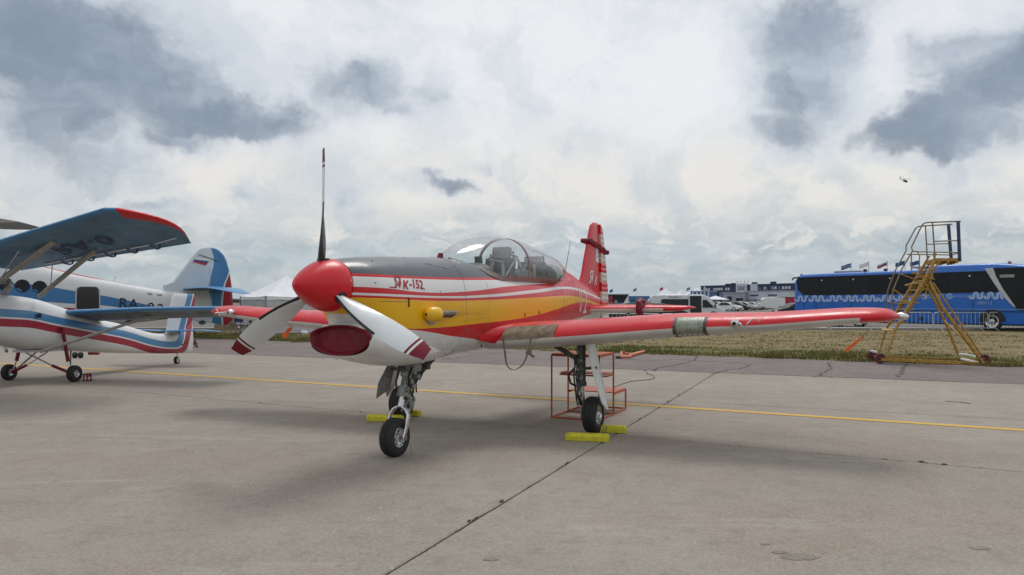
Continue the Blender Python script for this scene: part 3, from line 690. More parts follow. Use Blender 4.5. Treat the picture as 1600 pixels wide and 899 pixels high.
# canopy -------------------------------------------------------------
CT = [(-2.42, 2.095), (-2.2, 2.155), (-1.9, 2.235), (-1.5, 2.315), (-1.0, 2.385), (-.6, 2.425), (-.1, 2.432), (.3, 2.405), (.65, 2.335), (.92, 2.245), (1.1, 2.165), (1.2, 2.10)]
def cbase(a):
    if a > .55: wb = .385 * math.sqrt(max(0, (1.2 - a) / .65)); zb = 2.098 - .2 * (wb / .4) ** 1.6
    elif a > -1.45: wb = .385 - .012 * max(0, -a); zb = 1.905
    else:
        k = (-1.45 - a) / .97; wb = .368 * (1 - k) ** .55 + .01; zb = 1.905 + .185 * k ** .8
    return wb, zb
def csec(a, off=0, NN=18):
    wb, zb = cbase(a); zt = cr(CT, a)[0]; pts = []
    for i in range(NN + 1):
        th = PI * (i / NN - .5); c_, s_ = math.cos(th), math.sin(th)
        bul = 1 + .06 * math.cos(th) * math.sin(abs(th)) * 2
        pts.append((a, (wb + off) * math.copysign(abs(s_) ** .9, s_) * bul, zb + (zt + off - zb) * c_ ** .85 if c_ > 1e-6 else zb))
    return pts
cs = [1.199 - .03 * i * i / 8 for i in range(8)]; a = cs[-1]
while a > -2.4: a -= .07; cs.append(max(a, -2.41))
MB().loft([csec(a) for a in cs], closed=False, cap=False).build('canopy_glass', M['canopy'], yak, ang=80)
def strip_ring(a, wd, off=.006):
    A, B = csec(a - wd/2, off), csec(a + wd/2, off); A2, B2 = csec(a - wd/2, -.012), csec(a + wd/2, -.012)
    return [[A[i], B[i], B2[i], A2[i]] for i in range(len(A))]
fr = MB().loft(strip_ring(-.36, .045)); fr.build('canopy_bow', M['frame'], yak)
# sill
rings = []
al = [1.19, 1.15, 1.08, 1.0, .9, .8, .7, .6, .5] + [.5 - .1 * i for i in range(1, 20)] + [-1.45]
for s_ in (-1, 1):
    rr = []
    for a in al:
        wb, zb = cbase(a); zl = zb - .052 if a < 1.1 else zb - .02; ys = min(side(a, zl), wb + .1) if a < .9 else wb + .035
        zlo = zl if a < .9 else zb - .018
        rr.append([(a, s_*(wb - .012), zb - .01), (a, s_*(wb - .004), zb + .014), (a, s_*(wb + .010), zb + .012), (a, s_*(ys + .012), zlo), (a, s_*(ys - .02), zlo - .01)])
    MB().loft(rr).build('canopy_sill', M['frame'], yak)
# red fairing arch behind the glass
rr = []
for a in [-1.45 - .97 * i / 16 for i in range(17)]:
    wb, zb = cbase(a); rr.append([(a, wb + .006, zb), (a + .02, wb + .012, zb + .012), (a - .025, wb + .014, zb - .012), (a - .03, wb - .005, zb - .02)])
MB().loft(rr).build('canopy_rear_edge', M['frame'], yak)
MB().loft([[(p[0], -p[1], p[2]) for p in r_] for r_ in rr]).build('canopy_rear_edge', M['frame'], yak)
# inside: two seats, panels, hoods
def seat(a, zb_):
    st_ = MB(); st_.box((a, 0, 1.86), (.09, .42, .62), M=Matrix.Rotation(R(-12), 3, 'Y')); st_.box((a + .2, 0, 1.56), (.42, .42, .08)); st_.build('seat', M['seat'], yak, bevel=.02)
    hd = MB(); hd.box((a - .09, 0, zb_), (.08, .26, .17), M=Matrix.Rotation(R(-12), 3, 'Y')); hd.build('headrest', M['seatgrey'], yak, bevel=.02)
    for s_ in (-.07, .07): MB().tube([(a + .02, s_, 2.12), (a + .08, s_ * 1.6, 1.75), (a + .2, s_, 1.62)], .016, 6, sq=True).build('harness_strap', M['strutgrey'], yak)
    for s_ in (-1, 1): MB().tube([(a - .12, s_*.17, 1.70), (a - .17, s_*.14, 2.10), (a - .19, s_*.12, 2.26)], .014, 8).build('seat_rail', M['black'], yak)
    MB().tube([(a - .19, -.12, 2.24), (a - .19, .12, 2.24)], .012, 8).build('seat_rail', M['steel'], yak)
seat(-.22, 2.23); seat(-1.25, 2.16)
def hood(a, zt, wd, dp, m_):
    rr = []
    for i in range(9):
        k = i / 8; ww = wd * (1 - .35 * k * k); zz = zt - .06 * k
        rr.append([(a + dp * k, ww * math.sin(PI*(j/12-.5)), 1.82 + (zz - 1.82) * math.cos(PI*(j/12-.5)) ** .6 if 0 < j < 12 else 1.82) for j in range(13)])
    MB().loft(rr, closed=False, cap=False).build('instrument_hood', m_, yak)
    MB().prism([(a + .01, p[1] * .97, p[2] - .01) for p in rr[0]], (.01, 0, 0)).build('instrument_panel', M['interior'], yak)
hood(.52, 2.075, .33, .35, M['black']); hood(-.74, 2.05, .32, .30, M['seat'])
for a_, n_ in ((.505, 3), (-.755, 3)):
    for k in range(n_):
        for j in range(2): MB().tube([(a_, -.16 + .16 * k, 1.88 + .1 * j), (a_ - .008, -.16 + .16 * k, 1.88 + .1 * j)], .036, 16).build('gauge', M['seatgrey'], yak)
rr = [[(-1.55 - .75 * i / 8, .30 * (1 - (i/8)**1.8 * .85) * math.sin(PI*(j/12-.5)), 1.90 + .15 * (i/8) + (.22 * (1 - (i / 8) ** 2) + .02) * math.cos(PI*(j/12-.5)) ** .7 if 0 < j < 12 else 1.90 + .15*(i/8)) for j in range(13)] for i in range(9)]
MB().loft(rr, closed=False, cap=False).build('rear_shelf', M['seatgrey'], yak)
MB().prism([(-1.55, p[1], p[2]) for p in rr[0]], (.01, 0, 0)).build('rear_bulkhead', M['seat'], yak)
MB().tube([(-.02 - .34, -.30, 1.93), (-.36, -.20, 2.18), (-.33, 0, 2.29), (-.36, .20, 2.18), (-.36, .30, 1.93)], .018, 8).build('roll_bar', M['steel'], yak)
for p_, q_ in (((-.2, .1, 2.10), (.25, .1, 2.12)), ((-.2, -.1, 2.02), (.28, -.12, 2.05)), ((.1, .05, 1.95), (.12, .05, 2.2)), ((.05, .22, 1.9), (-.15, .26, 2.12))):
    MB().tube([p_, q_], .012, 8).build('cockpit_bracket', M['steel'], yak)
MB().tube([(.35, .0, 2.05), (.36, .0, 2.16)], .05, 12).build('gunsight', M['black'], yak)
# small intake mast on the cowl, latch, antenna
MB().prism([(1.36, -.02, 2.075), (1.26, -.02, 2.075), (1.27, -.02, 2.15), (1.31, -.02, 2.15)], (0, .04, 0)).build('cowl_mast', M['dkred'], yak, bevel=.004)
MB().lathe([(-.06,.001),(-.04,.014),(.03,.018),(.06,.001)], (.02, side(.02, 1.865, .005), 1.865), (1, 0, 0), 12).build('canopy_latch', M['silver'], yak)
MB().tube([(-2.62, 0, 2.05), (-2.86, 0, 2.57)], .006, 6, r2=.003).build('whip_antenna', M['darkgear'], yak)
# printing
def on_side(a0, z0, ang=0, off=.004):
    ca, sa = math.cos(ang), math.sin(ang)
    def fn(u, v):
        a = a0 - (u * ca - v * sa); z_ = z0 + u * sa + v * ca
        return (a, side(a, z_, off), z_)
    return fn
text_mesh('Я', .165, 'lettering', M['letred'], yak, on_side(2.76, 1.775, R(-4)), shear=.2, bold=.004)
text_mesh('к', .15, 'lettering', M['letred'], yak, on_side(2.655, 1.765, R(-4)), shear=.3, bold=.004)
text_mesh('-152', .125, 'lettering', M['letred'], yak, on_side(2.475, 1.765, R(-3)), shear=.15, bold=.003)
MB().tube([(2.78, side(2.78, 1.75, .003), 1.75), (2.82, side(2.82, 1.735, .003), 1.735), (2.88, side(2.88, 1.733, .003), 1.733)], .006, 6).build('lettering', M['letred'], yak)
text_mesh('0', .56, 'lettering', M['white'], yak, on_side(-2.66, 1.60, 0), bold=.0, maxe=.03, sx=.72)
text_mesh('2', .56, 'lettering', M['white'], yak, on_side(-2.98, 1.575, 0), bold=.002, maxe=.03, sx=.95)
text_mesh('AS', .05, 'lettering', M['white'], yak, on_side(-2.2, 1.93, R(-20)))

# wings --------------------------------------------------------------
#        s     LE     TE     zc     thick
WG = [(.25, .80, -1.18, 1.13, .33), (.5, .78, -1.16, 1.14, .33), (.7, .66, -1.13, 1.155, .33), (.95, .55, -1.09, 1.17, .33), (1.4, .50, -1.02, 1.205, .32), (2.4, .44, -.90, 1.295, .285), (3.4, .38, -.79, 1.35, .225), (4.2, .33, -.70, 1.42, .185), (4.45, .30, -.67, 1.435, .165), (4.6, .22, -.60, 1.44, .14), (4.69, .10, -.50, 1.44, .09), (4.725, -.05, -.36, 1.44, .03)]
def foil(u): return 5 * (.2969 * math.sqrt(u) - .126 * u - .3516 * u * u + .2843 * u ** 3 - .1036 * u ** 4)
US = [0, .004, .012, .025, .05, .09, .15, .23, .33, .45, .6, .75, .88, 1.0]
def wsec(tab, s_, sg, vert=False):
    le, te, zc, th = cr(tab, s_); c_ = le - te; up_, lo_ = [], []
    for u in US:
        y_ = foil(u) * th; cam_ = .02 * c_ * 4 * u * (1 - u)
        xx = le - u * c_
        up_.append((xx, sg * s_, zc + y_ + cam_)); lo_.append((xx, sg * s_, zc - y_ * .92 + cam_))
    return up_[::-1] + lo_[1:]
mk('wingwhite', (.56, .545, .52), .4, coat=.2, var=.08, vscale=2.5)
def wing(tab, sg, name, split, tipstart, mats, nst=60):
    ss = [tab[0][0] + (tab[-1][0] - tab[0][0]) * i / nst for i in range(nst + 1)]
    mb = MB().loft([wsec(tab, s_, sg) for s_ in ss])
    n = 2 * len(US) - 1
    for fi, f in enumerate(mb.f):
        if len(f) != 4: continue
        seg, k = fi // n, fi % n
        up_ = k < len(US) - 1 + split
        mb.mi[fi] = 0 if (up_ or ss[seg] > tipstart + (.0 if k < len(US) + 4 else .12)) else 1
    return mb.build(name, mats, yak, ang=50)
for sg in (1, -1):
    wg_ = wing(WG, sg, 'wing', 0, 4.33, [M['red'], M['wingwhite']])
    # root fillet
    rr = []
    for i in range(9):
        k = i / 8; a_ = 1.10 - .85 * k
        rr.append([(a_ , sg * (side(a_, 1.26) - .03 + .22 * math.sin(k * PI / 2) ** 1.5 * math.cos(j * PI / 10) ** .8), 1.20 + (.05 + .09 * math.sin(k * PI / 2)) * math.sin(j * PI / 10) ) for j in range(-4, 6)] )
    MB().loft(rr, closed=True).build('root_fillet', M['red'], yak, ang=70)
    # flap and aileron gaps, hinge fairings
    def und(a_, s_, dz=0):
        le, te, zc, th = cr(WG, s_); u = (le - a_) / (le - te); return (a_, sg * s_, zc - foil(max(0, u)) * th * .92 + .02 * (le - te) * 4 * u * (1 - u) + dz)
    def top(a_, s_, dz=0):
        le, te, zc, th = cr(WG, s_); u = (le - a_) / (le - te); return (a_, sg * s_, zc + foil(max(0, u)) * th + .02 * (le - te) * 4 * u * (1 - u) + dz)
    for s0, s1, fr_ in ((.62, 2.35, .24), (2.4, 4.25, .22)):
        pts = []
        for i in range(9):
            s_ = s0 + (s1 - s0) * i / 8; le, te, zc, th = cr(WG, s_); pts.append(Vector(und(te + (le - te) * fr_, s_, -.001)))
        MB().tube(pts, .006, 5).build('flap_gap', M['darkgear'], yak)
    for s_ in (.72, 1.9, 2.75, 4.0):
        le, te, zc, th = cr(WG, s_)
        p0, p1 = und(te + .42, s_), und(te + .0, s_)
        MB().prism([p0, p1, (te - .05, sg * s_, p0[2] - .11), (te + .12, sg * s_, p0[2] - .10)], (0, .02 * sg, 0)).build('hinge_fairing', M['wingwhite'], yak, bevel=.003)
    for s_ in (.98, 1.75, 2.38, 3.4, 4.28):
        le, te, zc, th = cr(WG, s_)
        MB().tube([top(te + (le - te) * f_, s_, .0004) for f_ in (.03,.15,.3,.45,.6,.72,.84,.93,.98)] + [(le + .001, sg*s_, zc)] + [und(te + (le - te) * f_, s_, -.0004) for f_ in (.98,.93,.84,.72,.6,.45,.3,.15)], .0016, 4).build('panel_seam', M['frame'], yak)
    # wheel well opening edges
    for s0_ in (.55,):
        MB().prism([und(.18, .45, -.004), und(.18, 1.30, -.004), und(-.2, 1.30, -.004), und(-.2, .45, -.004)], (0, 0, .006)).build('wheel_bay', M['interior'], yak)
# navigation light on the left tip and right tip
for sg in (1, -1):
    nl = MB().lathe([(-.02,.03),(.02,.042),(.05,.04),(.09,.03),(.11,.012),(.115,.001)], (-.10, sg*4.70, 1.44), (.25, sg*1, 0), 16).build('tip_light', M['silver'], yak)
# landing light panel let into the left leading edge
for sg in (1, -1):
    sP = 3.13 if sg > 0 else 4.05
    def le_strip(s0, s1, off, k0=4, k1=22):
        rr = []
        for i in range(7):
            s_ = s0 + (s1 - s0) * i / 6; sec = wsec(WG, s_, sg); le, te, zc, th = cr(WG, s_)
            cen = Vector((le - .12, sg * s_, zc)); row = []
            for p in sec[8:21]:
                p = Vector(p); dn = p - cen; dn.y = 0; dn.normalize(); row.append(p + dn * off)
            rr.append(row)
        return rr
    if sg < 0: LLM = None
    if 'lensrib' not in M: mk('lensrib', (.30, .32, .26), .4, var=.2)
    if 'lens' not in M: mk('lens', (.24, .26, .20), .3, metal=.1, var=.3, vscale=18)
    ll = None if sg < 0 else MB().loft(le_strip(2.47, 2.80, .003), closed=False, cap=False).build('landing_light', M['lens'], yak)
    for s0 in (2.455, 2.785) if ll else ():
        MB().loft(le_strip(s0, s0 + .035, .006), closed=False, cap=False).build('light_frame', M['darkgear'], ll)
    for j in range(7 if ll else 0): 
        r_ = le_strip(2.50 + j * .042, 2.508 + j * .042, .005); MB().loft(r_, closed=False, cap=False).build('light_rib', M['lensrib'], ll)
    for i in range(6 if ll else 0):
        r_ = le_strip(2.47, 2.80, .007)
        for q_ in (r_[i][3], r_[i][9]): MB().box(q_, (.012, .012, .012)).build('light_screw', M['silver'], ll)
    # pitot ball and probe
    le, te, zc, th = cr(WG, sP)
    bs = Vector((le + .05, sg * sP, zc + .03))
    pt = MB().lathe([(-.06,.02),(-.045,.038),(-.01,.05),(.03,.045),(.05,.02)], bs, (1, 0, 0), 16).build('pitot_mount', M['silver'], yak)
    MB().tube([bs, bs + Vector((.06, sg*.06, 0)), bs + Vector((.20, sg*.10, -.01))], .011, 8).build('pitot_probe', M['silver'], pt)
    MB().tube([bs + Vector((.08, sg*.12, -.06)), bs + Vector((.10, sg*.14, .0)), bs + Vector((.08, sg*.19, .05)), bs + Vector((.05, sg*.24, .05)), bs + Vector((.04, sg*.25, .02))], .007, 8).build('pitot_probe', M['silver'], pt)
# underside stencils as small orange marks
st_ = MB()
for s_, a_ in ((1.75,.12),(2.0,.10),(1.15,.3),(2.9,.1)):
    le, te, zc, th = cr(WG, s_); u = (le - a_)/(le-te); st_.box((a_, s_, zc - foil(u)*th*.92 + .02*(le-te)*4*u*(1-u) - .003), (.03, .07, .004))
st_.build('stencil_mark', M['floorwood'], yak)

# tail ---------------------------------------------------------------
def finsec(z_, le, te, th, n=9):
    c_ = le - te; return [(le - u * c_, foil(.66*u) * th, z_) for u in US] + [(le - u * c_, -foil(.66*u) * th, z_) for u in US[-1:0:-1]]
FT = [(1.62, -2.75, -4.24, .10), (1.78, -2.95, -4.235, .10), (1.92, -3.24, -4.232, .10), (2.05, -3.36, -4.23, .095), (2.3, -3.48, -4.225, .085), (2.6, -3.64, -4.22, .075), (2.85, -3.77, -4.215, .065), (2.93, -3.84, -4.215, .055), (2.97, -3.95, -4.20, .035)]
def finrings(tab, nst):
    return [finsec(z_, *cr(tab, z_)) for z_ in [tab[0][0] + (tab[-1][0]-tab[0][0])*i/nst for i in range(nst+1)]]
finl = livery('fin_paint', RED, [(WHT, wt, wbm), (YEL, yt, yb)], XR, ZR)
MB().loft(finrings([(z_, le, te, th) for z_, le, te, th in FT], 40)).build('fin', finl, yak, ang=50)
RD = [(1.265, -4.26, -4.80), (1.3, -4.255, -4.815), (1.6, -4.25, -4.79), (2.2, -4.235, -4.66), (2.7, -4.225, -4.52), (2.88, -4.22, -4.45), (2.955, -4.22, -4.36)]
rng = []
def rsec(z_, bul): 
    le, te = cr(RD, z_); ths = .085 - .02 * (z_ - 1.3) / 1.6
    return [(le, ths*.8+bul, z_), (le - (le-te)*.3, ths*.62+bul, z_), (te+.005, .012+bul*.6, z_), (te, 0, z_), (te+.005, -.012-bul*.6, z_), (le-(le-te)*.3, -ths*.62-bul, z_), (le, -ths*.8-bul, z_)]
zs = []; mis = []
nb = 20; z0, z1 = 1.265, 2.955; hb = (z1 - z0) / nb
mbr = MB(); rr = []; cols = []
zc_ = z0; i = 0
for i in range(nb):
    za, zb_ = z0 + i * hb, z0 + (i + 1) * hb
    for z_, bl in ((za, 0), (za + hb*.15, 0), (za + hb*.32, .007), (za + hb*.68, .007), (za + hb*.85, 0)):
        rr.append(rsec(z_, bl)); cols.append(i)
rr.append(rsec(z1, 0))
mbr.loft(rr)
for fi, f in enumerate(mbr.f):
    if len(f) == 4: mbr.mi[fi] = 1 if ((cols[min(fi // 7, len(cols)-1)]) // 2) % 2 == 1 else 0
    else: mbr.mi[fi] = 1
mk('rudwhite', (.55, .53, .47), .5, var=.1)
mbr.build('rudder', [M['rudwhite'], M['red']], yak, ang=30)
# cloth gust lock clamped across fin and rudder
gl = MB()
rr = []
for i in range(13):
    k = i / 12; a_ = -3.60 - .97 * k; z_ = 2.635 - .16 * k; yy = .075 + .015 * math.sin(i * 2.2)
    rr.append([(a_, yy, z_ - .03), (a_, yy + .01, z_ + .03), (a_, -yy, z_ + .035), (a_, -yy, z_ - .03)])
MB().loft(rr).build('gust_lock_strap', M['dkred'], yak, ang=40)
for a_, z_ in ((-3.60, 2.63), (-4.57, 2.475)): MB().tube([(a_, -.085, z_), (a_, .085, z_)], .036, 12).build('gust_lock_roll', M['dkred'], yak)
# flag badge on the fin
def fin_y(a, z_): 
    le, te, th = cr(FT, z_); return foil(.66 * min(1, max(0, (le - a)/(le-te)))) * th
bb = [(-3.98, 2.30), (-4.17, 2.27), (-4.17, 2.52), (-4.01, 2.56)]
MB().prism([(a, fin_y(a, z_) + .002, z_) for a, z_ in bb], (0, .003, 0)).build('badge', M['white'], yak, smooth=False)
MB().lathe([(0, .045), (.003, .045), (.003, .062), (0, .062)], (-4.085, fin_y(-4.085, 2.42) + .004, 2.42), (0, 1, 0), 24, close=True).build('badge_ring', M['blue'], yak)
def on_fin(a0, z0):
    return lambda u, v: (a0 - u, fin_y(a0 - u, z0 + v) + .004, z0 + v)
text_mesh('Я', .29, 'lettering', M['white'], yak, on_fin(-3.72, 2.0), shear=.2, bold=.005)
text_mesh('к', .27, 'lettering', M['white'], yak, on_fin(-3.95, 1.97), shear=.35, bold=.005)
MB().tube([(-3.69, fin_y(-3.69, 1.93)+.003, 1.93), (-3.60, fin_y(-3.6, 1.915)+.003, 1.912)], .008, 6).build('lettering', M['white'], yak)
ST = [(.06, -3.30, -4.20, 1.455, .15), (.3, -3.36, -4.18, 1.458, .15), (1.2, -3.58, -4.10, 1.472, .125), (1.6, -3.68, -4.07, 1.482, .09), (1.72, -3.76, -4.05, 1.494, .05), (1.78, -3.86, -4.02, 1.494, .02)]
for sg in (1, -1):
    wing(ST, sg, 'tailplane', -1, 1.32, [M['red'], M['wingwhite']], 30)
    rr = []
    for i in range(9):
        k = i / 8; a_ = -3.44 - .74 * k; rr.append([(a_, sg*(.98+.03*math.cos(j*PI/4)), 1.487 + (.095 if k < .6 else .07) * math.sin(j*PI/4) + (.02 if k > .1 else 0)) for j in range(8)])
    MB().loft(rr).build('tail_lock_band', M['dkred'], yak, ang=50)
    MB().tube([(-3.40, sg*.98, 1.40), (-3.36, sg*.98, 1.47), (-3.38, sg*.98, 1.57), (-3.50, sg*.98, 1.62), (-3.66, sg*.98, 1.60)], .045, 8).build('tail_lock_roll', M['dkred'], yak)
    MB().tube([(-3.45, sg*.98, 1.40), (-3.75, sg*1.02, 1.335), (-4.15, sg*1.05, 1.36)], .028, 8).build('tail_lock_roll', M['dkred'], yak)
# cloth pad on the left wing root with hanging straps
pad = []
for i in range(15):
    s_ = .52 + .56 * i / 14; le, te, zc, th = cr(WG, s_); sec = wsec(WG, s_, 1); row = []
    kk = 1 if i < 10 else 1 + (i - 9) * .35
    cen = Vector((le - .15, s_, zc))
    for j, p in enumerate(sec[8:14]):
        if j > 5 - (kk - 1) * 1.0: p = sec[8 + max(0, int(5 - (kk - 1) * 1.0))]
        p = Vector(p); dn = (p - cen); dn.y = 0; dn.normalize(); row.append(p + dn * (.016 + .006 * noise.noise(p * 9)))
    for j, p in enumerate(sec[13:7:-1]):
        p = Vector(p); row.append(p)
    pad.append(row)
pd_ = tag(MB().loft(pad).build('padded_cloth', M['tan'], None, ang=50), 'tan cloth pad laid over the left wing root of the trainer', 'cloth pad')
pd_.location = yak.location; pd_.rotation_euler = yak.rotation_euler
YM = Matrix.Translation(yak.location) @ Matrix.Rotation(R(-115), 4, 'Z')
def yw(*p): return YM @ Vector(p)
def strap(pts, wd, th, m_, name, parent):
    P = []; 
    for i in range(len(pts) - 1):
        for k in range(6):
            u = k / 6; p0, p1, p2, p3 = [Vector(pts[max(0, min(len(pts)-1, i+q_))]) for q_ in (-1, 0, 1, 2)]
            P.append(.5*((2*p1)+(p2-p0)*u+(2*p0-5*p1+4*p2-p3)*u*u+(3*p1-p0-3*p2+p3)*u**3))
    P.append(Vector(pts[-1])); rr = []
    for i, p in enumerate(P):
        tw = .5 * math.sin(i * .35); wx = Vector((math.sin(tw), math.cos(tw), 0)) * wd / 2; tg = (P[min(i+1, len(P)-1)] - P[max(i-1, 0)]).normalized(); nn = tg.cross(wx).normalized() * th / 2
        rr.append([p - wx - nn, p + wx - nn, p + wx + nn, p - wx + nn])
    return MB().loft(rr).build(name, m_, parent, ang=50)
strap([(.80,.56,1.20),(.82,.57,1.12),(.80,.58,.98),(.78,.585,.88),(.77,.61,.83),(.74,.66,.80),(.70,.735,.84),(.68,.79,.93),(.68,.81,1.02)], .022, .006, M['tan'], 'hanging_strap', pd_)
strap([(.66,.86,1.20),(.68,.845,1.12),(.67,.835,1.05),(.66,.84,.99),(.65,.86,.955),(.64,.875,.945)], .03, .008, M['tan'], 'hanging_strap', pd_)
strap([(.66,.84,1.03),(.66,.80,1.00),(.65,.87,.96)], .04, .02, M['tan'], 'strap_knot', pd_)

# undercarriage --------------------------------------------------------
for sg in (1, -1):
    leg = MB(); top_ = Vector((.02, sg*1.235, 1.13)); mid = Vector((.01, sg*1.235, .62)); bot = Vector((-.02, sg*1.245, .23))
    leg.tube([top_, mid], .052, 16); leg.tube([mid, mid + Vector((0,0,-.05))], .062, 16)
    lg = leg.build('main_leg', M['darkgear'], yak)
    MB().tube([mid, bot + Vector((0, 0, -.03))], .032, 14).build('oleo_piston', M['silver'], lg)
    MB().box((bot.x, sg*1.255, .24), (.09, .05, .15)).build('axle_block', M['darkgear'], lg, bevel=.01)
    for dx in (-.075, .0, .075): MB().tube([(dx, sg*1.19, .95), (dx + .03, sg*1.17, .70), (dx, sg*1.18, .52), (dx - .03, sg*1.19, .36)], .010, 6).build('brake_hose', M['black'], lg)
    MB().tube([mid + Vector((.06,0,.0)), mid + Vector((.15,0,-.13)), Vector((.03, sg*1.24, .34))], .018, 8).build('torque_link', M['darkgear'], lg)
    MB().tube([mid + Vector((.02,sg*.02,.16)), Vector((.04, sg*1.44, .80))], .018, 8).build('door_link', M['darkgear'], lg)
    MB().tube([Vector((.05, sg*1.15, .78)), Vector((.10, sg*1.10, .70)), Vector((.08, sg*1.12, .60)), Vector((.04, sg*1.2, .56))], .014, 8).build('brake_hose', M['black'], lg)
    for k in range(7):
        zz = 1.0 - k * .105; MB().tube([(.055, sg*(1.20 + .05*(k % 2)), zz), (.085, sg*(1.215 + .04*(k % 2)), zz - .02)], .020, 8).build('hose_clamp', M['gearpaint'], lg)
    br = MB(); br.tube([(.02, sg*.85, 1.07), (.02, sg*1.02, .985), (.02, sg*1.22, .875)], .025, 4, sq=True); br.tube([(.02, sg*1.04, .99), (.02, sg*1.02, .965)], .035, 10)
    br.build('side_brace', M['darkgear'], yak)
    MB().box((.02, sg*1.20, .87), (.12, .09, .09)).build('brace_joint', M['darkgear'], yak, bevel=.015)
    wheel(yak, (-.02, sg*1.375, .222), (0, 1, 0), .222, .165, .118, M['rubber'], M['silver'], dish=.03, holes=8)
    dr = []
    for k, (z_, yy, w0, w1) in enumerate([(1.13, 1.335, -.16, .115), (.98, 1.375, -.16, .125), (.75, 1.435, -.135, .13), (.55, 1.495, -.10, .125), (.42, 1.535, -.07, .12), (.38, 1.55, -.02, .12), (.30, 1.575, .03, .05)]):
        dr.append([(w0, sg*yy, z_ + (0.0)), ((w0+w1)/2, sg*(yy+.012), z_), (w1, sg*yy, z_), (w1, sg*(yy-.018), z_), ((w0+w1)/2, sg*(yy-.006), z_), (w0, sg*(yy-.018), z_)])
    MB().loft(dr).build('gear_door', M['white'], yak, ang=40)
# nose leg
nl = MB().tube([(1.93, 0, .98), (2.07, 0, .62)], .05, 16).build('nose_leg', M['gearpaint'], yak)
MB().tube([(2.07, 0, .64), (2.115, .0, .50)], .034, 14).build('oleo_piston', M['silver'], nl)
MB().tube([(2.05, 0, .70), (2.085, 0, .60)], .066, 16).build('leg_collar', M['gearpaint'], nl)
MB().box((1.93, 0, .90), (.16, .20, .10)).build('leg_trunnion', M['gearpaint'], nl, bevel=.02)
fk = MB()
for sg in (1, -1):
    rr = []
    for p, wx, wy in (((2.12, sg*.02, .505), .05, .05), ((2.125, sg*.075, .475), .05, .035), ((2.14, sg*.108, .42), .05, .024), ((2.18, sg*.114, .31), .05, .020), ((2.23, sg*.114, .21), .05, .022), ((2.24, sg*.114, .165), .035, .022)):
        rr.append([(p[0]-wx/2*1.1, p[1]-wy/2, p[2]), (p[0]+wx/2*1.1, p[1]-wy/2, p[2]+.006), (p[0]+wx/2*1.1, p[1]+wy/2, p[2]+.006), (p[0]-wx/2*1.1, p[1]+wy/2, p[2])])
    fk.loft(rr)
fk.build('nose_fork', M['silver'], yak, bevel=.008)
MB().tube([(2.23, -.14, .2), (2.23, .14, .2)], .022, 12).build('axle', M['steel'], yak)
wheel(yak, (2.23, 0, .2), (0, 1, 0), .2, .15, .105, M['rubber'], M['silver'], dish=.02, holes=6)
MB().tube([(1.35, 0, 1.03), (1.60, 0, .90), (1.93, 0, .74)], .026, 4, sq=True).build('nose_drag_strut', M['darkgear'], yak)
MB().box((1.62, 0, .885), (.08, .09, .07)).build('strut_joint', M['darkgear'], yak, bevel=.01)
for k, pts in enumerate([[(1.98,.06,.93),(2.08,.07,.80),(2.04,.06,.66),(2.12,.05,.58)], [(1.9,.07,.95),(1.88,.09,.82),(1.97,.08,.72),(2.02,.07,.6)], [(1.85,.06,.93),(1.80,.08,.85),(1.86,.07,.76)], [(2.04,-.06,.93),(2.1,-.07,.75),(2.1,-.05,.6)], [(1.80,.02,.96),(1.74,.05,.90),(1.80,.07,.83),(1.9,.07,.80)]]):
    MB().tube(pts, .011, 7).build('brake_hose', M['black'], nl)
for k, (a_, y_, z_, r_) in enumerate([(1.97,.06,.86,.035),(2.03,.055,.76,.03),(1.91,.07,.80,.028),(2.09,.05,.68,.026),(1.99,.065,.70,.028),(1.87,-.06,.88,.03),(2.10,.03,.84,.03),(2.0,.07,.92,.024)]):
    MB().tube([(a_, y_-.03, z_), (a_, y_+.03, z_)], r_, 10).build('gear_fitting', M['steel'] if k % 2 else M['gearpaint'], nl)
tl = MB()
for y_ in (-.035, .035): tl.tube([(1.99, y_, .66), (1.90, y_, .55), (2.03, y_*1.3, .44)], .014, 8)
tl.build('torque_link', M['gearpaint'], yak)
MB().prism([(2.14, -.14, .95), (1.98, -.15, .96), (2.0, -.22, .66), (2.22, -.24, .58), (2.24, -.2, .75)], (.012, .01, 0)).build('nose_door', M['gearpaint'], yak, bevel=.003)
MB().lathe([(0,.004),(.03,.016),(.10,.018),(.22,.012),(.26,.012)], (2.34, .02, .905), (-1, 0, 0), 10).build('landing_probe', M['darkgear'], yak)
MB().tube([(2.14, .13, .13), (2.13, .14, .0)], .003, 5).build('static_wick', M['steel'], yak)
# red remove-before-flight ribbons hanging from the tips
for (s_, a_, pts) in ((3.75, -.55, [at(1361,512,8.9), at(1350,524,8.9), at(1346,529,8.9)]), (-3.95, .1, [at(463,505,11.4), at(457,511,11.4), at(455,514,11.4)])):
    rib = tag(None or MB().tube(pts, .004, 5).build('warning_streamer', M['strutgrey'], None), 'orange cloth streamer on a cord under the %s wing of the trainer' % ('left' if s_ > 0 else 'far right'), 'streamer')
    if s_ > 0: q_ = [at(1350,526,8.9), at(1346,528,8.92), at(1338,535,8.9), at(1328,543,8.9), at(1322,549,8.88)]
    else: q_ = [at(456,513,11.4), at(451,516,11.4), at(447,522,11.38), at(443,527,11.4)]
    rr = []
    for i, p in enumerate(q_):
        wd = (.008 + .016 * (i / (len(q_)-1)) + (.006 if i == 0 else 0)) * (1.7 if s_ < 0 else 1); tg = (q_[min(i+1, len(q_)-1)] - q_[max(0, i-1)]).normalized(); sd = Vector((tg.z, 0, -tg.x)).normalized(); fz = Vector((0, 1, 0))
        rr.append([p + sd*wd - fz*.004*(1+i%2), p - sd*wd + fz*.012*(i%2), p - sd*wd + fz*(.006+.012*(i%2)), p + sd*wd + fz*.006])
    MB().loft(rr).build('ribbon', M['hiorange'], rib)

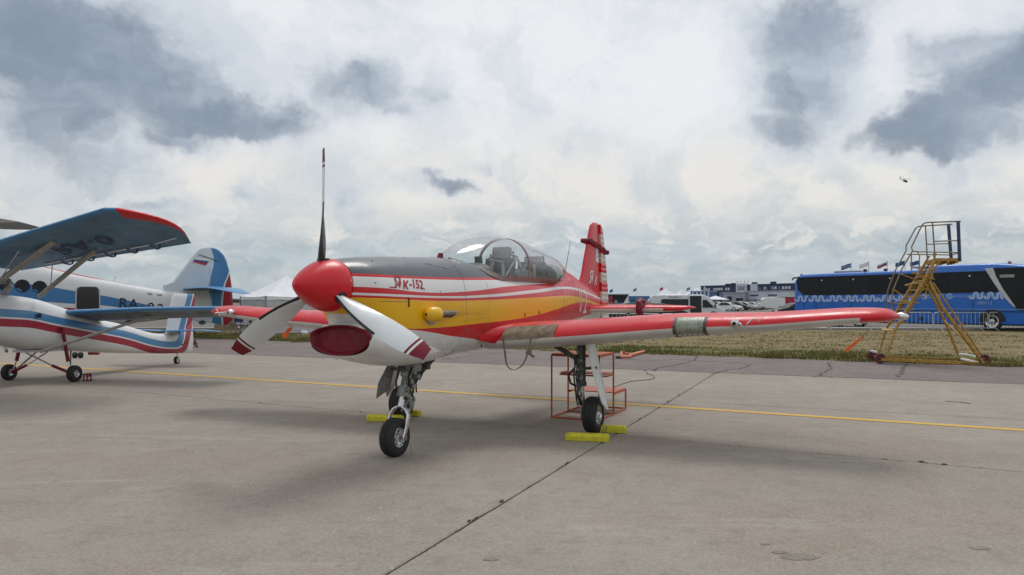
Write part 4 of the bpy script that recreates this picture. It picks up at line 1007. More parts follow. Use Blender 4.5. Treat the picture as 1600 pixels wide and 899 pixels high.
# wheel chocks ---------------------------------------------------------
def chock(p, dvec, L_, label, grp='yellow chocks'):
    dvec = Vector(dvec).normalized(); nn = Vector((-dvec.y, dvec.x, 0)); p = Vector(p); rr = []
    for k, q_ in ((0, .86), (.03, 1), (L_ - .03, 1), (L_, .86)):
        rr.append([p + dvec*k + nn*(y_*q_) + Vector((0, 0, z_*q_ + .003)) for y_, z_ in ((-.06, 0), (-.062, .06), (-.035, .085), (.035, .085), (.062, .06), (.06, 0))])
    o = MB().loft(rr).build('wheel_chock', M['chock'], None, ang=40, bevel=.006)
    return tag(o, label, 'wheel chock', grp)
lat_ = Vector((math.cos(R(-25)), math.sin(R(-25)), 0))
fr_v, bk_v = yw(.58, 1.25, 0), yw(-.10, 1.33, 0)
c1 = chock(fr_v, (.97, -.22, 0), .50, 'yellow block chock lying in front of the left main wheel')
c2 = chock(bk_v, (.97, -.22, 0), .42, 'yellow block chock behind the left main wheel with a rope')
chock(yw(.30, -1.70, 0), (.97, -.24, 0), .50, 'yellow block chock in front of the far main wheel, behind the nose wheel')
chock(yw(-.25, -1.66, 0), (.97, -.24, 0), .40, 'yellow block chock behind the far main wheel')
rp = MB().tube([fr_v + Vector((.38, -.08, .09)), fr_v + Vector((.42, .02, .10)), fr_v + Vector((.47, .16, .10)), fr_v + Vector((.50, .32, .07)), fr_v + Vector((.52, .40, .092))], .007, 6)
tag(rp.build('chock_rope', M['tan'], None), 'thin cord joining the two yellow chocks at the left main wheel', 'rope')

# orange tube step stand -------------------------------------------------
A_ = Vector((.545, 10.90, 0)); Nn = Vector((1.16, 10.57, 0)); dv = Vector((.27, .62, 0)); wv_ = Nn - A_
mk('standorange', (.40, .075, .02), .5, var=.2, vscale=10, bump=.2)
std = thing('step_stand', 'orange square-tube step stand behind the left main wheel', 'step stand', A_)
def tb(pts, name='tube', r=.011): return MB().tube([Vector(p) - A_ for p in pts], r, 4, sq=True).build(name, M['standorange'], std, smooth=False)
Z_ = lambda h_: Vector((0, 0, h_))
Hh, Hl, Hm = .86, .29, .59
c4 = [A_, Nn, Nn + dv, A_ + dv]
for p in c4: tb([p + Z_(.012), p + Z_(Hh)], 'post')
for h_ in (.012, Hh):
    for i in range(4): tb([c4[i] + Z_(h_), c4[(i+1) % 4] + Z_(h_)], 'rail')
tp = MB().prism([p - A_ + Z_(Hh + .012) for p in c4], (0, 0, .012)); tp.build('top_step', M['standorange'], std, smooth=False)
e4 = [c4[2] + dv * .95, c4[3] + dv * .95]
for p in e4: tb([p + Z_(.012), p + Z_(Hl)], 'post')
for a, b_ in ((c4[2], e4[0]), (e4[0], e4[1]), (e4[1], c4[3])):
    for h_ in (.012, Hl): tb([a + Z_(h_), b_ + Z_(h_)], 'rail')
MB().prism([p - A_ + Z_(Hl + .012) for p in (c4[2] + dv*.03, e4[0], e4[1], c4[3] + dv*.03)], (0, 0, .012)).build('lower_step', M['standorange'], std, smooth=False)
m4 = [c4[3] * .55 + A_ * .45, c4[2] * .55 + Nn * .45, c4[2], c4[3]]
m4 = [A_ + dv*.5, Nn + dv*.5, c4[2], c4[3]]
MB().prism([p - A_ + Z_(Hm) for p in m4], (0, 0, .012)).build('middle_step', M['standorange'], std, smooth=False)
for a, b_ in ((m4[0], m4[1]), (m4[0], m4[3]), (m4[1], m4[2])): tb([a + Z_(Hm - .02), b_ + Z_(Hm - .02)], 'rail')

# orange tow bar, wire, dark folding frame, red chock
tbar = thing('tow_bar', 'orange tubular tow bar lying on the dark asphalt strip', 'tow bar', gr(985, 558))
o_ = gr(985, 558)
p0, p1, p2, p3 = gr(968, 560), gr(985, 560), gr(1006, 551.5), gr(973, 554)
mk('towor', (.62, .17, .07), .5, var=.15)
MB().tube([gr(984, 559) - o_ + Z_(.07), gr(1006, 552) - o_ + Z_(.05)], .045, 10).build('bar', M['towor'], tbar)
MB().tube([gr(971, 559) - o_ + Z_(.05), gr(971, 556) - o_ + Z_(.10), gr(984, 558) - o_ + Z_(.08), gr(985, 560) - o_ + Z_(.04), gr(968, 560.5) - o_ + Z_(.04)], .04, 8).build('yoke', M['towor'], tbar)
MB().box(gr(966, 560.5) - o_ + Z_(.04), (.14, .12, .06)).build('foot', M['black'], tbar, bevel=.01)
wp_ = [gr(1009,580), gr(1011,582.5), gr(1010,584.5), gr(1018,586), gr(1023,590), gr(1022,592.5), gr(1014,594), gr(1000,595.5), gr(984,597), gr(972,601), gr(958,606), gr(945,611)]
tag(MB().tube([p + Z_(.008) for p in wp_], .009, 6).build('cable', M['darkgear'], None), 'thin dark cable curling over the concrete behind the step stand', 'cable')
fo = thing('folded_trestle', 'dark red folded tubular frame standing on the asphalt beyond the tail wheel', 'frame', gr(301, 543)); o_ = gr(301, 543); mk('rust', (.10, .03, .025), .6, var=.3)
Yf = o_.y
fp = lambda px, py, dy=0: at(px, py, Yf + dy) - o_
for pts in ([fp(292,543), fp(297,531), fp(304,531), fp(309,543)], [fp(294,543,.4), fp(300,532,.4), fp(307,543,.4)], [fp(293,543), fp(311,544)], [fp(296,536), fp(308,537,.4)], [fp(296,538), fp(305,533,.3)], [fp(298,531), fp(296,526)], [fp(300,541), fp(306,532)]):
    MB().tube(pts, .028, 6).build('frame_tube', M['rust'], fo)
rc = thing('tube_chock', 'small red tubular chock beside the near wheel of the striped biplane', 'wheel chock', gr(137, 596)); o_ = gr(137, 596)
fp = lambda px, py, dy=0: at(px, py, o_.y + dy) - o_
for pts in ([fp(128,596), fp(143,594.5)], [fp(131,585), fp(142,584.5)], [fp(131,596), fp(131,585)], [fp(142,595), fp(142,584.5)], [fp(136,595,.0), fp(136,585)], [fp(128,597,-.1), fp(137,595,.3)], [fp(136,590), fp(142,585)]):
    MB().tube(pts, .014, 6).build('chock_tube', M['dkred'], rc)
# ================================================================== SMALL STRIPED BIPLANE (near left)
BO = Vector((-9.43, 15.9, 0)); BA = math.atan2(-.98, -.2)
bip = thing('striped_biplane', 'small white biplane with blue and red stripes and blue wings, at the left edge', 'aeroplane', BO, BA)
BM = (Matrix.Translation(BO) @ Matrix.Rotation(BA, 4, 'Z')).inverted()
def bl(px, py, Y): return BM @ at(px, py, Y)
BF = [(-5.05, .05, 1.05, .27, .6, 2.3), (-4.75, .09, .90, .265, .58, 2.4), (-3.9, .16, .80, .30, .55, 2.6), (-3.26, .22, .85, .35, .60, 3), (-2.1, .31, 1.10, .43, .74, 3.2), (-1.1, .37, 1.27, .52, .88, 3.2), (-.2, .40, 1.52, .605, 1.0, 3.2), (.46, .42, 1.67, .66, 1.12, 3.2), (1.35, .43, 1.73, .86, 1.22, 3), (2.2, .40, 1.70, 1.0, 1.30, 2.8), (2.9, .30, 1.62, 1.1, 1.34, 2.4), (3.2, .16, 1.50, 1.2, 1.35, 2)]
bxr, bzr = (-5.4, 3.4), (0, 2.2)
ub = [(3.4,1.60),(1.24,1.455),(.75,1.42),(.14,1.31),(-1.1,1.10),(-2.12,.925),(-3.26,.68),(-3.9,.60),(-5.4,.56)]
BLU = (.055, .21, .42)
def stripes_paint(name):        # two bands that run along the body and turn up the fin
    m_ = bpy.data.materials.new(name); m_.use_nodes = True; t = NT(m_.node_tree); b = t.n['Principled BSDF']
    x, y, z = t.sep(t.obj()); sh = t.m('SUBTRACT', z, t.fcurve(x, ub, *bxr, *bzr))
    sv = t.m('MULTIPLY', t.m('ADD', t.m('ADD', x, t.m('MULTIPLY', z, .48)), 3.98), .56)
    d_ = t.m('SMOOTH_MIN', sh, sv, .22)
    def bd_(lo, hi): return t.m('MULTIPLY', t.m('GREATER_THAN', d_, lo), t.m('LESS_THAN', d_, hi))
    col = t.mix(bd_(-.145, 0), (.66, .67, .68), BLU); col = t.mix(bd_(-.325, -.18), col, (.33, .012, .035))
    n = t.noise(t.obj(), 2.2, 6, .6); col = t.mix(t.m('MULTIPLY', t.ramp(n, .45, .8), .12), col, (.30, .28, .26))
    t.put(b.inputs['Base Color'], col); t.put(b.inputs['Roughness'], t.ramp(n, .3, .7, .3, .5)); b.inputs['Coat Weight'].default_value = .2
    return m_
M['bliv'] = stripes_paint('biplane_paint')
rings = []
for i in range(71):
    a = -5.05 + 8.25 * i / 70; w_, zt, zb, zm, n = cr(BF, a); hp = superpts(w_, zt, zb, zm, n, 20); rings.append([(a, y_, z_) for y_, z_ in hp] + [(a, -y_, z_) for y_, z_ in hp[-2:0:-1]])
MB().loft(rings).build('fuselage', M['bliv'], bip, ang=60)
# fin with the stripes turning up
m_ = stripes_paint('biplane_fin')
FB = [(.62, -3.72, -5.05, .16), (.80, -3.95, -5.02, .14), (.95, -4.02, -5.05, .12), (1.4, -4.12, -5.16, .10), (1.74, -4.25, -5.22, .09), (1.80, -4.34, -5.15, .04)]
def gsec(z_, tab, N_=10):
    le, te, th = cr(tab, z_); return [(le - u*(le-te), foil(u)*th, z_) for u in US] + [(le - u*(le-te), -foil(u)*th, z_) for u in US[-1:0:-1]]
MB().loft([gsec(.62 + 1.18*i/24, FB) for i in range(25)]).build('fin', m_, bip, ang=50)
RB = [(.28, -4.98, -5.22, .06), (.9, -5.03, -5.25, .06), (1.7, -5.22, -5.36, .05)]
def plainwing(tab, sg, name, m_l, par, nst=30, split=1, incid=0., tipm=99):
    rr = []; ss = [tab[0][0] + (tab[-1][0]-tab[0][0])*i/nst for i in range(nst+1)]
    for s_ in ss:
        le, te, zc, th, dz = cr(tab, s_); up_, lo_ = [], []
        for u in US:
            y_ = foil(u)*th; zz = zc + dz*u; up_.append((le-u*(le-te), sg*s_, zz+y_*1.2)); lo_.append((le-u*(le-te), sg*s_, zz-y_*.7))
        rr.append(up_[::-1] + lo_[1:])
    mb = MB().loft(rr); n = 2*len(US)-1
    for fi, f in enumerate(mb.f):
        if len(f) == 4: mb.mi[fi] = 1 if ss[fi//n] >= tipm else (0 if (fi % n) < len(US)-1+split or len(m_l) < 3 else 2)
    return mb.build(name, m_l, par, ang=50)
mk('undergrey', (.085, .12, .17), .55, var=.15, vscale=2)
for sg in (1, -1):
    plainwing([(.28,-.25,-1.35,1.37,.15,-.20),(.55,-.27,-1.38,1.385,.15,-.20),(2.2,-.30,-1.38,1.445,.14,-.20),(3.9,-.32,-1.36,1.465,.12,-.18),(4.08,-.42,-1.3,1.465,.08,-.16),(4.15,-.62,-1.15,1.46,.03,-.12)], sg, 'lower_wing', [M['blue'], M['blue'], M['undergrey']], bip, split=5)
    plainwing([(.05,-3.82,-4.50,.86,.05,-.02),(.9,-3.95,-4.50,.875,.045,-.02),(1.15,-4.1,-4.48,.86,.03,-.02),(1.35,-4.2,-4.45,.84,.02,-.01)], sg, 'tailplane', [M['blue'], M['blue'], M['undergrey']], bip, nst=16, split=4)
    for s_ in (1.2, 2.9): MB().lathe([(-.12,.002),(-.08,.035),(0,.05),(.08,.035),(.12,.002)], (-1.05, sg*s_, 1.16), (1, 0, 0), 10).build('flap_bracket', M['undergrey'], bip)
    MB().tube([(.45, sg*.38, .62), (-.75, sg*1.95, 1.30)], .03, 8).build('lower_strut', M['strutgrey'], bip)
    # undercarriage
    wc = Vector((-.0, sg*.76, .165))
    wheel(bip, wc, (0, 1, 0), .165, .13, .075, M['rubber'], M['silver'], dish=.01, holes=4)
    MB().tube([(.0, sg*.68, .17), (-.02, sg*.60, .42)], .018, 8).build('gear_rod', M['silver'], bip)
    MB().tube([(-.02, sg*.60, .40), (-.05, sg*.44, 1.08)], .035, 8).build('shock_strut', M['dkred'], bip)
    MB().tube([(.0, sg*.68, .17), (.05, sg*.30, .32)], .03, 8).build('gear_rod', M['dkred'], bip)
    MB().tube([(.05, sg*.32, .31), (.15, -sg*.28, .60)], .016, 8).build('gear_rod', M['silver'], bip)
    MB().tube([(.0, sg*.66, .17), (-.35, sg*.38, .60)], .018, 8).build('gear_rod', M['steel'], bip)
MB().box((.1, 0, .625), (.7, .5, .05)).build('belly_plate', M['galv'], bip)
wheel(bip, (-4.42, 0, .10), (0, 1, 0), .10, .07, .05, M['rubber'], M['silver'], dish=.005)
MB().tube([(-4.42, .06, .10), (-4.40, .06, .20), (-4.42, 0, .27)], .018, 8).build('tail_wheel_fork', M['white'], bip)
MB().tube([bl(262, 552, 20.1), bl(293, 534, 20.3)], .012, 6).build('rudder_rod', M['darkgear'], bip)
MB().lathe([(0,.03),(.05,.05),(.06,.001)], (.55, .42, 1.33), (.2, 1, 0), 12).build('fuel_cap', M['black'], bip)
# upper wing, traced with its own depth: leading edge nearer, trailing edge behind
_l, _t, _a, _b = bl(-260, 455, 15.2), bl(-260, 470, 16.9), bl(165, 325.5, 12.5), bl(300, 380, 14.25)
_l = _a + (_l - _a) * ((_a.y - .02) / (_a.y - _l.y)); _t = _b + (_t - _b) * ((_b.y - .02) / (_b.y - _t.y))
P = dict(l0=_l, l1=bl(165, 325.5, 12.5), t0=_t, t1=bl(300, 380, 14.25))
l0, l1, t0_, t1_ = P['l0'], P['l1'], P['t0'], P['t1']
t1i = t0_ + (t1_ - t0_) * .93
rr = []; nst = 34
for i in range(nst + 1):
    k = i / nst
    if k < .72:
        kk = k / .72; L_ = l0.lerp(l1, kk); T_ = t0_.lerp(t1_, kk * .86)
    else:
        kk = (k - .72) / .28; L_ = l1.lerp(t1_ + (l1 - t1_)*.10, 1 - (1 - kk) ** 1.0) ; L_ = l1 + (t1_ - l1) * (kk * .93) + (t1_ - t0_).normalized() * .42 * math.sin(kk * PI) ** .8
        T_ = t0_.lerp(t1_, .86 + .14 * kk) + (t1_ - t0_).normalized() * .10 * math.sin(kk * PI)
    th = .17 * (1 if k < .72 else (1 - .85 * kk)) * min(1, (L_ - T_).length)
    sec_u, sec_l = [], []
    for u in US:
        p = L_.lerp(T_, u); y_ = foil(u) * th * 1.0; sec_u.append(p + Vector((0, 0, y_*1.2))); sec_l.append(p - Vector((0, 0, y_*.5)))
    rr.append(sec_u[::-1] + sec_l[1:])
mb = MB().loft(rr); n = 2*len(US)-1
for fi, f in enumerate(mb.f):
    if len(f) == 4:
        k = fi // n; c_ = fi % n
        mb.mi[fi] = (1 if (k >= nst*.71 and (c_ < len(US)-1 + 6)) else (0 if c_ < len(US)-1 + 4 else 2))
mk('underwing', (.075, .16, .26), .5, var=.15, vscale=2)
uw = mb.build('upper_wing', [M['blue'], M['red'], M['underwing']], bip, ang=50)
# the far half of the upper wing, mirrored
mw = MB(); mw.v = [(v_[0], -v_[1], v_[2]) for v_ in [tuple(p) for p in mb.v]]; mw.f = [f[::-1] for f in mb.f]; mw.mi = mb.mi
mw.build('upper_wing', [M['blue'], M['red'], M['underwing']], bip, ang=50)
ctr = MB().box(((l0.x + t0_.x)/2, 0, (l0.z + t0_.z)/2), (abs(l0.x - t0_.x), 2*abs(l0.y) + .04, .12)).build('centre_section', M['blue'], bip) if abs(l0.y) < 2.5 and l0.y > 0 else None
def wpt(u, k, dz=-.03):          # point on the underside of the upper wing
    kk = min(1, k / .72); return l0.lerp(l1, kk).lerp(t0_.lerp(t1_, kk*.86), u) + Vector((0, 0, dz))
def px_on(px, py, u):            # the span fraction whose underside falls at this picture column
    best = None
    for i in range(200):
        k = .72 * i / 199; p = wpt(u, k); wpp = BM.inverted() @ p; x_ = 800 + 1240 * wpp.x / wpp.y
        if best is None or abs(x_ - px) < best[0]: best = (abs(x_ - px), k)
    return best[1]
# slot line with hinge brackets along the rear of the underside
sl0 = px_on(70, 408, .84); 
for i in range(5):
    k0 = sl0 + (.70 - sl0) * i / 5; k1 = sl0 + (.70 - sl0) * (i + .86) / 5
    MB().tube([wpt(.84, k0, -.035), wpt(.84, k1, -.035)], .014, 5).build('aileron_slot', M['white'], bip)
    p = wpt(.86, k1 + (.7 - sl0)*.014, -.03)
    MB().tube([p + Vector((.12, .02, 0)), p + Vector((.08, .05, -.055)), p + Vector((-.02, .08, -.07)), p + Vector((-.12, .05, -.05)), p + Vector((-.17, .02, .0))], .016, 6).build('hinge_bracket', M['undergrey'], bip)
MB().tube([wpt(.84, .71, -.03), l1.lerp(t1_, .80) - Vector((0, 0, .02))], .014, 5).build('aileron_slot', M['white'], bip)
k1_ = px_on(85, 372, .30); k2_ = px_on(150, 388, .72)
s1b, s2b = bl(-18, 452, 15.0), Vector((.05, .40, 1.60))
MB().tube([wpt(.30, k1_), s1b], .055, 8).build('wing_strut', M['strutgrey'], bip)
s2b = bl(62, 463, 15.35)
MB().tube([wpt(.72, k2_), s2b], .045, 8).build('wing_strut', M['strutgrey'], bip)
MB().tube([wpt(.30, px_on(30, 384, .30)), bl(2, 434, 14.6)], .012, 6).build('jury_strut', M['silver'], bip)
MB().tube([wpt(.72, px_on(91, 408, .80)), bl(79, 449, 15.0)], .009, 6).build('jury_strut', M['silver'], bip)
MB().tube([bl(-12, 474, 15.0), bl(4, 462, 15.0), bl(16, 447, 15.0), bl(14, 440, 15.05), bl(-5, 440, 15.1)], .06, 8).build('cabin_frame', M['strutgrey'], bip)
uwl = (l1 - l0).normalized()
def on_under(u0, k0):
    c_ = wpt(u0, k0); ch = (wpt(u0 + .1, k0) - wpt(u0, k0)).normalized(); sp_ = (wpt(u0, k0 + .05) - wpt(u0, k0)).normalized()
    return lambda u, v: c_ + sp_ * u + ch * v + Vector((0, 0, -.035))
text_mesh('RA-0', .62, 'lettering', M['lbl'], bip, on_under(.50, px_on(128, 378, .5)), maxe=.3)

# ================================================================== LARGE OLD BIPLANE BEHIND
AO = Vector((-13.7, 37, 0)); AF = Vector((-.88, -.475)).normalized(); AA = math.atan2(AF.y, AF.x)
ant = thing('old_biplane', 'large white and blue biplane with round windows, open door and flag on its tall fin', 'aeroplane', AO, AA)
AM = (Matrix.Translation(AO) @ Matrix.Rotation(AA, 4, 'Z')).inverted()
def al_(px, py, s_):             # side-view point of this aircraft seen at a pixel on the plane y = s_
    o_ = AM @ Vector((0, 0, H)); d_ = (AM @ at(px, py, 10)) - o_; k = (s_ - o_.y) / d_.y; return o_ + d_ * k
AFU = [(.1, .05, 1.95, 1.0, 1.5, 2.2), (.9, .16, 2.02, .95, 1.5, 2.3), (2.09, .36, 2.05, .80, 1.45, 2.5), (3.79, .62, 2.36, .62, 1.5, 2.8), (5.54, .80, 2.72, .50, 1.6, 3), (7.0, .85, 3.08, .45, 1.65, 3), (8.4, .88, 3.40, .48, 1.7, 3), (9.0, .88, 4.5, .48, 1.8, 2.8), (10.4, .85, 4.7, .6, 1.9, 2.8), (12.2, .70, 2.9, 1.0, 1.85, 2.2), (12.9, .40, 2.3, 1.4, 1.85, 2)]
axr, azr = (-1.2, 13), (0, 4.4)
M['aliv'] = livery('old_biplane_paint', (.60, .62, .63), [((.40, .02, .04), [(13,4.3),(-1.2,4.3)], [(13,3.3),(10.4,3.2),(8.57,3.36),(7,3.03),(5.54,2.66),(4.5,2.48),(3.4,2.28),(2,2.2),(-1.2,2.2)]),
   ((.04, .16, .36), [(13,2.5),(8.5,2.36),(7.2,2.27),(6.0,2.06),(4.88,1.86),(4.02,1.68),(2.94,1.42),(2,1.2),(-1.2,1.0)], [(13,1.9),(8.5,1.66),(7.2,1.60),(6,1.50),(4.88,1.43),(4.0,1.30),(2.94,1.1),(-1.2,.7)]),
   ((.34, .012, .03), [(13,1.25),(4.1,1.22),(2.3,.98),(1.2,1.0),(0,1.15),(-1.2,1.3)], [(13,.98),(4.1,.95),(2.3,.80),(1.2,.82),(.3,1.08),(-1.2,1.3)])], axr, azr, rough=.5, coat=.1)
rings = []
for i in range(71):
    a = .1 + 12.8 * i / 70; w_, zt, zb, zm, n = cr(AFU, a); hp = superpts(w_, zt, zb, zm, n, 20); rings.append([(a, y_, z_) for y_, z_ in hp] + [(a, -y_, z_) for y_, z_ in hp[-2:0:-1]])
MB().loft(rings).build('fuselage', M['aliv'], ant, ang=60)
def aside(a, z_, off=0):
    w_, zt, zb, zm, n = cr(AFU, a); hh = (zt-zm) if z_ > zm else (zm-zb); return w_*(1-min(.999, abs(z_-zm)/hh)**n)**(1/n) + off
# door opening (dark inside) with its frame
def rrect(a0, a1, z0, z1, r_, off):
    P_ = []
    for (ca, cz, q0) in ((a1-r_, z1-r_, 0), (a0+r_, z1-r_, 90), (a0+r_, z0+r_, 180), (a1-r_, z0+r_, 270)):
        for j in range(5): th = R(q0 + 22.5*j); a_ = ca + r_*math.cos(th); z_ = cz + r_*math.sin(th); P_.append((a_, aside(a_, z_, off), z_))
    return P_
dr_ = rrect(4.92, 5.80, .95, 2.23, .18, .006)
dd = []
for i in range(13):
    z_ = .95 + 1.28 * i / 12; cut = .18 - math.sqrt(max(0, .18**2 - max(0, z_ - 2.05)**2)) + (.18 - math.sqrt(max(0, .18**2 - max(0, 1.13 - z_)**2)))
    dd.append([(4.92 + cut + (.88 - 2*cut) * j / 6, aside(4.92 + cut + (.88 - 2*cut) * j / 6, z_, .012), z_) for j in range(7)])
dd = MB().loft(dd, closed=False, cap=False).build('door_opening', M['black'], ant)
MB().tube(dr_ + dr_[:1], .035, 6).build('door_frame', M['galv'], dd)
for px, py in ((62, 449), (35, 447), (8, 444)):
    p = al_(px, py, .84); a_, z_ = p.x, p.z
    wn = MB().lathe([(0, .0005), (0, .235), (.02, .235), (.02, .26), (-.01, .27)], (a_, aside(a_, z_, .01), z_), (0, 1, 0), 20, mi=0).build('porthole', M['carglass'], ant)
for a_, z_ in ((2.95, 1.93), (2.55, 1.88)): MB().box((a_, aside(a_, z_, .01), z_), (.22, .02, .06)).build('vent_grille', M['steel'], ant)
def on_a(a0, z0): return lambda u, v: (a0 - u, aside(a0 - u, z0 + v, .012), z0 + v)
for ch_, a_, z_ in (('R', 4.02, 1.50), ('A', 3.62, 1.46), ('-', 3.24, 1.40), ('0', 2.92, 1.30), ('2', 2.52, 1.24)):
    text_mesh(ch_, .62, 'lettering', M['black'], ant, on_a(a_, z_), bold=.004, maxe=.15, shear=.08)
# fin and rudder
m_ = bpy.data.materials.new('old_fin'); m_.use_nodes = True; t = NT(m_.node_tree); b = t.n['Principled BSDF']
x, y, z = t.sep(t.obj())
e1 = t.fcurve(z, [(0, .30),(1.5,.30),(2.2,.42),(2.9,.30),(3.5,.20),(4.2,.36),(4.4,.4)], 0, 4.4, -1.2, 2.5)
e2 = t.fcurve(z, [(0, -.2),(2.2,-.20),(2.9,-.44),(3.35,-.62),(4.4,-.9)], 0, 4.4, -1.2, 2.5)
e3 = t.m('SUBTRACT', e2, .07)
col = t.mix(t.m('LESS_THAN', x, e1), (.52, .59, .65), (.045, .18, .38)); col = t.mix(t.m('LESS_THAN', x, e2), col, (.60, .62, .63)); col = t.mix(t.m('LESS_THAN', x, e3), col, (.34, .012, .03))
t.put(b.inputs['Base Color'], col); b.inputs['Roughness'].default_value = .45
outl = [al_(255, 452, 0), al_(270, 440, 0), al_(283, 424, 0), al_(300, 402, 0), al_(310, 391, 0), al_(320, 387.5, 0), al_(330, 387.5, 0), al_(341, 391, 0), al_(351, 402, 0), al_(358, 424, 0), al_(362, 450, 0), al_(364, 480, 0), al_(364, 497, 0), al_(352, 508, 0), al_(335, 505, 0), al_(300, 500, 0)]
ol = []
for i in range(len(outl)):
    p0, p1, p2, p3 = [outl[(i + k) % len(outl)] for k in (-1, 0, 1, 2)]
    for k in range(4):
        u = k / 4; ol.append(.5*((2*p1)+(p2-p0)*u+(2*p0-5*p1+4*p2-p3)*u*u+(3*p1-p0-3*p2+p3)*u**3))
outl = ol
rr = []
cz_ = sum((p.x for p in outl)) / len(outl), sum((p.z for p in outl)) / len(outl)
for k_, yy in ((.93, -.09), (1, -.03), (1, .03), (.93, .09)): rr.append([(cz_[0] + (p.x - cz_[0])*k_, yy, cz_[1] + (p.z - cz_[1])*k_) for p in outl])
fin_ = MB().loft(rr).build('fin', m_, ant, ang=30)
MB().tube([(al_(327, 415, .0).x, .095, 3.2), (al_(331, 500, 0).x, .095, 1.2)], .012, 5).build('rudder_gap', M['galv'], fin_)
def flagq(pts, m__): MB().prism([(al_(px, py, .1).x, .096, al_(px, py, .1).z) for px, py in pts], (0, .01, 0)).build('flag_band', m__, fin_, smooth=False)
flagq([(305,402.5),(329,405),(326,408.5),(304,405.5)], M['white']); flagq([(304,405.5),(326,408.5),(324,411.8),(302.6,407.6)], M['flagblue']); flagq([(302.6,407.6),(324,411.8),(321,415),(301,409.5)], M['flagred'])
MB().tube([(al_(311,398,.1).x, .11, al_(311,398,.1).z), (al_(329,404,.1).x, .11, al_(329,404,.1).z), (al_(342,408,.1).x, .12, al_(342,408,.1).z)], .02, 5).build('trim_rod', M['steel'], fin_)
for sg in (1, -1):
    # tailplane: leading edge straight, rounded outer end
    tp0, tp1 = (1.60, 2.18), 0
    plainwing([(.05,1.55,-.35,2.14,.16,.04),(1.2,1.40,-.42,2.16,.15,.02),(2.3,1.05,-.50,2.18,.12,-.0),(3.0,.65,-.60,2.14,.09,-.04),(3.5,.2,-.75,2.03,.05,-.06),(3.65,-.25,-.85,1.95,.02,-.04)], sg, 'tailplane', [M['blue'], M['red'], M['undergrey']], ant, nst=20, split=0, tipm=99)
    plainwing([(.2,10.2,7.9,4.93,.30,.02),(6,9.9,7.3,5.2,.28,0),(8.6,9.6,6.95,5.32,.2,0),(9.1,9.0,7.2,5.34,.05,0)], sg, 'upper_wing', [M['strutgrey'], M['red'], M['strutgrey']], ant, nst=14) if sg < 0 else None
    plainwing([(.7,9.0,7.0,1.25,.24,0),(6.4,9.2,7.2,1.55,.2,0),(7.0,8.9,7.5,1.6,.05,0)], sg, 'lower_wing', [M['blue'], M['red'], M['undergrey']], ant, nst=10) if sg < 0 else None
    wheel(ant, (8.3, sg*1.6, .40), (0, 1, 0), .40, .26, .18, M['rubber'], M['steel'], dish=.02)
    MB().tube([(8.3, sg*1.5, .42), (8.0, sg*.75, 1.1)], .06, 8).build('gear_leg', M['strutgrey'], ant)
wheel(ant, (1.2, 0, .19), (0, 1, 0), .19, .14, .08, M['rubber'], M['steel'], dish=.01)
MB().tube([(1.2, 0, .25), (1.5, 0, .9)], .05, 8).build('tail_leg', M['strutgrey'], ant)
MB().tube([al_(176, 445, 0), al_(181, 432, 0)], .015, 5).build('mast_antenna', M['galv'], ant)
for k, (px, py) in enumerate(((117, 554), (126, 554))):
    tag(MB().lathe([(-.06,.06),(-.04,.085),(.04,.085),(.06,.06)], gr(px, py+1, .09), (1,.3,0), 16).build('rubber_block', M['rubber'], None), 'small black rubber roller on the ground under the striped biplane, %s of the pair' % ('left' if k == 0 else 'right'), 'roller', 'black rollers under the biplane')
for k, px in enumerate((142, 151)):
    tag(MB().box(gr(px, 552, .05), (.14, .1, .09)).build('red_block', M['dkred'], None, bevel=.01), 'small dull red block on the ground beyond the striped biplane, %s one' % ('left' if k == 0 else 'right'), 'block', 'red blocks on the apron')

# ================================================================== MARQUEES, CHAIRS
def marquee(c, w_, d_, rz, eave, peak, label, walls=(1,1,1,1), m1=None, name='marquee'):
    th = thing(name, label, 'tent', c, rz); hx, hy = w_/2, d_/2
    cs_ = [(-hx,-hy),(hx,-hy),(hx,hy),(-hx,hy)]; nn = 10; m1 = m1 or M['tent']
    for i in range(4):
        a, b_ = Vector((*cs_[i], eave)), Vector((*cs_[(i+1)%4], eave)); rows_ = []
        for j in range(nn+1):
            k = j/nn; rr_ = []
            for q_ in range(nn+1):
                u = q_/nn; p = a.lerp(b_, u).lerp(Vector((0, 0, peak)), k)
                p.z = eave + (peak-eave) * (k ** 1.22) - .05 * math.sin(u*PI) * (1-k)
                rr_.append(p)
            rows_.append(rr_)
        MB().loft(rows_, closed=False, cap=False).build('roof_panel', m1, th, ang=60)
        vl = [[a.lerp(b_, q_/nn) + Vector((0,0,-.05*math.sin(q_/nn*PI))), a.lerp(b_, q_/nn)*1.004 + Vector((0,0,-.20-.02*math.sin(q_*2.2)))] for q_ in range(nn+1)]
        MB().loft(vl, closed=False, cap=False).build('valance', m1, th)
        if walls[i]:
            wl = []
            for q_ in range(25):
                u = q_/24; p = a.lerp(b_, u) * .985; o_ = Vector((b_.y-a.y, -(b_.x-a.x), 0)).normalized() * (.03*math.sin(q_*1.9) + .02*math.sin(q_*.7))
                wl.append([Vector((p.x, p.y, eave-.05)) + o_*.3, Vector((p.x, p.y, eave*.5)) + o_, Vector((p.x, p.y, .03)) + o_*1.3])
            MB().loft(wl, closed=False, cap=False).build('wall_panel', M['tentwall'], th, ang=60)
        MB().tube([(a.x, a.y, 0), (a.x, a.y, eave)], .035, 4, sq=True).build('pole', M['steel'], th)
    return th
marquee((-11.6, 40.8, 0), 3.5, 3.5, R(38), 1.86, 2.92, 'white pointed marquee between the tail of the blue-winged biplane and the propeller')
marquee((-10.2, 45.2, 0), 3.6, 3.6, R(10), 2.0, 2.75, 'lower white marquee behind the pointed one, left of the red spinner')
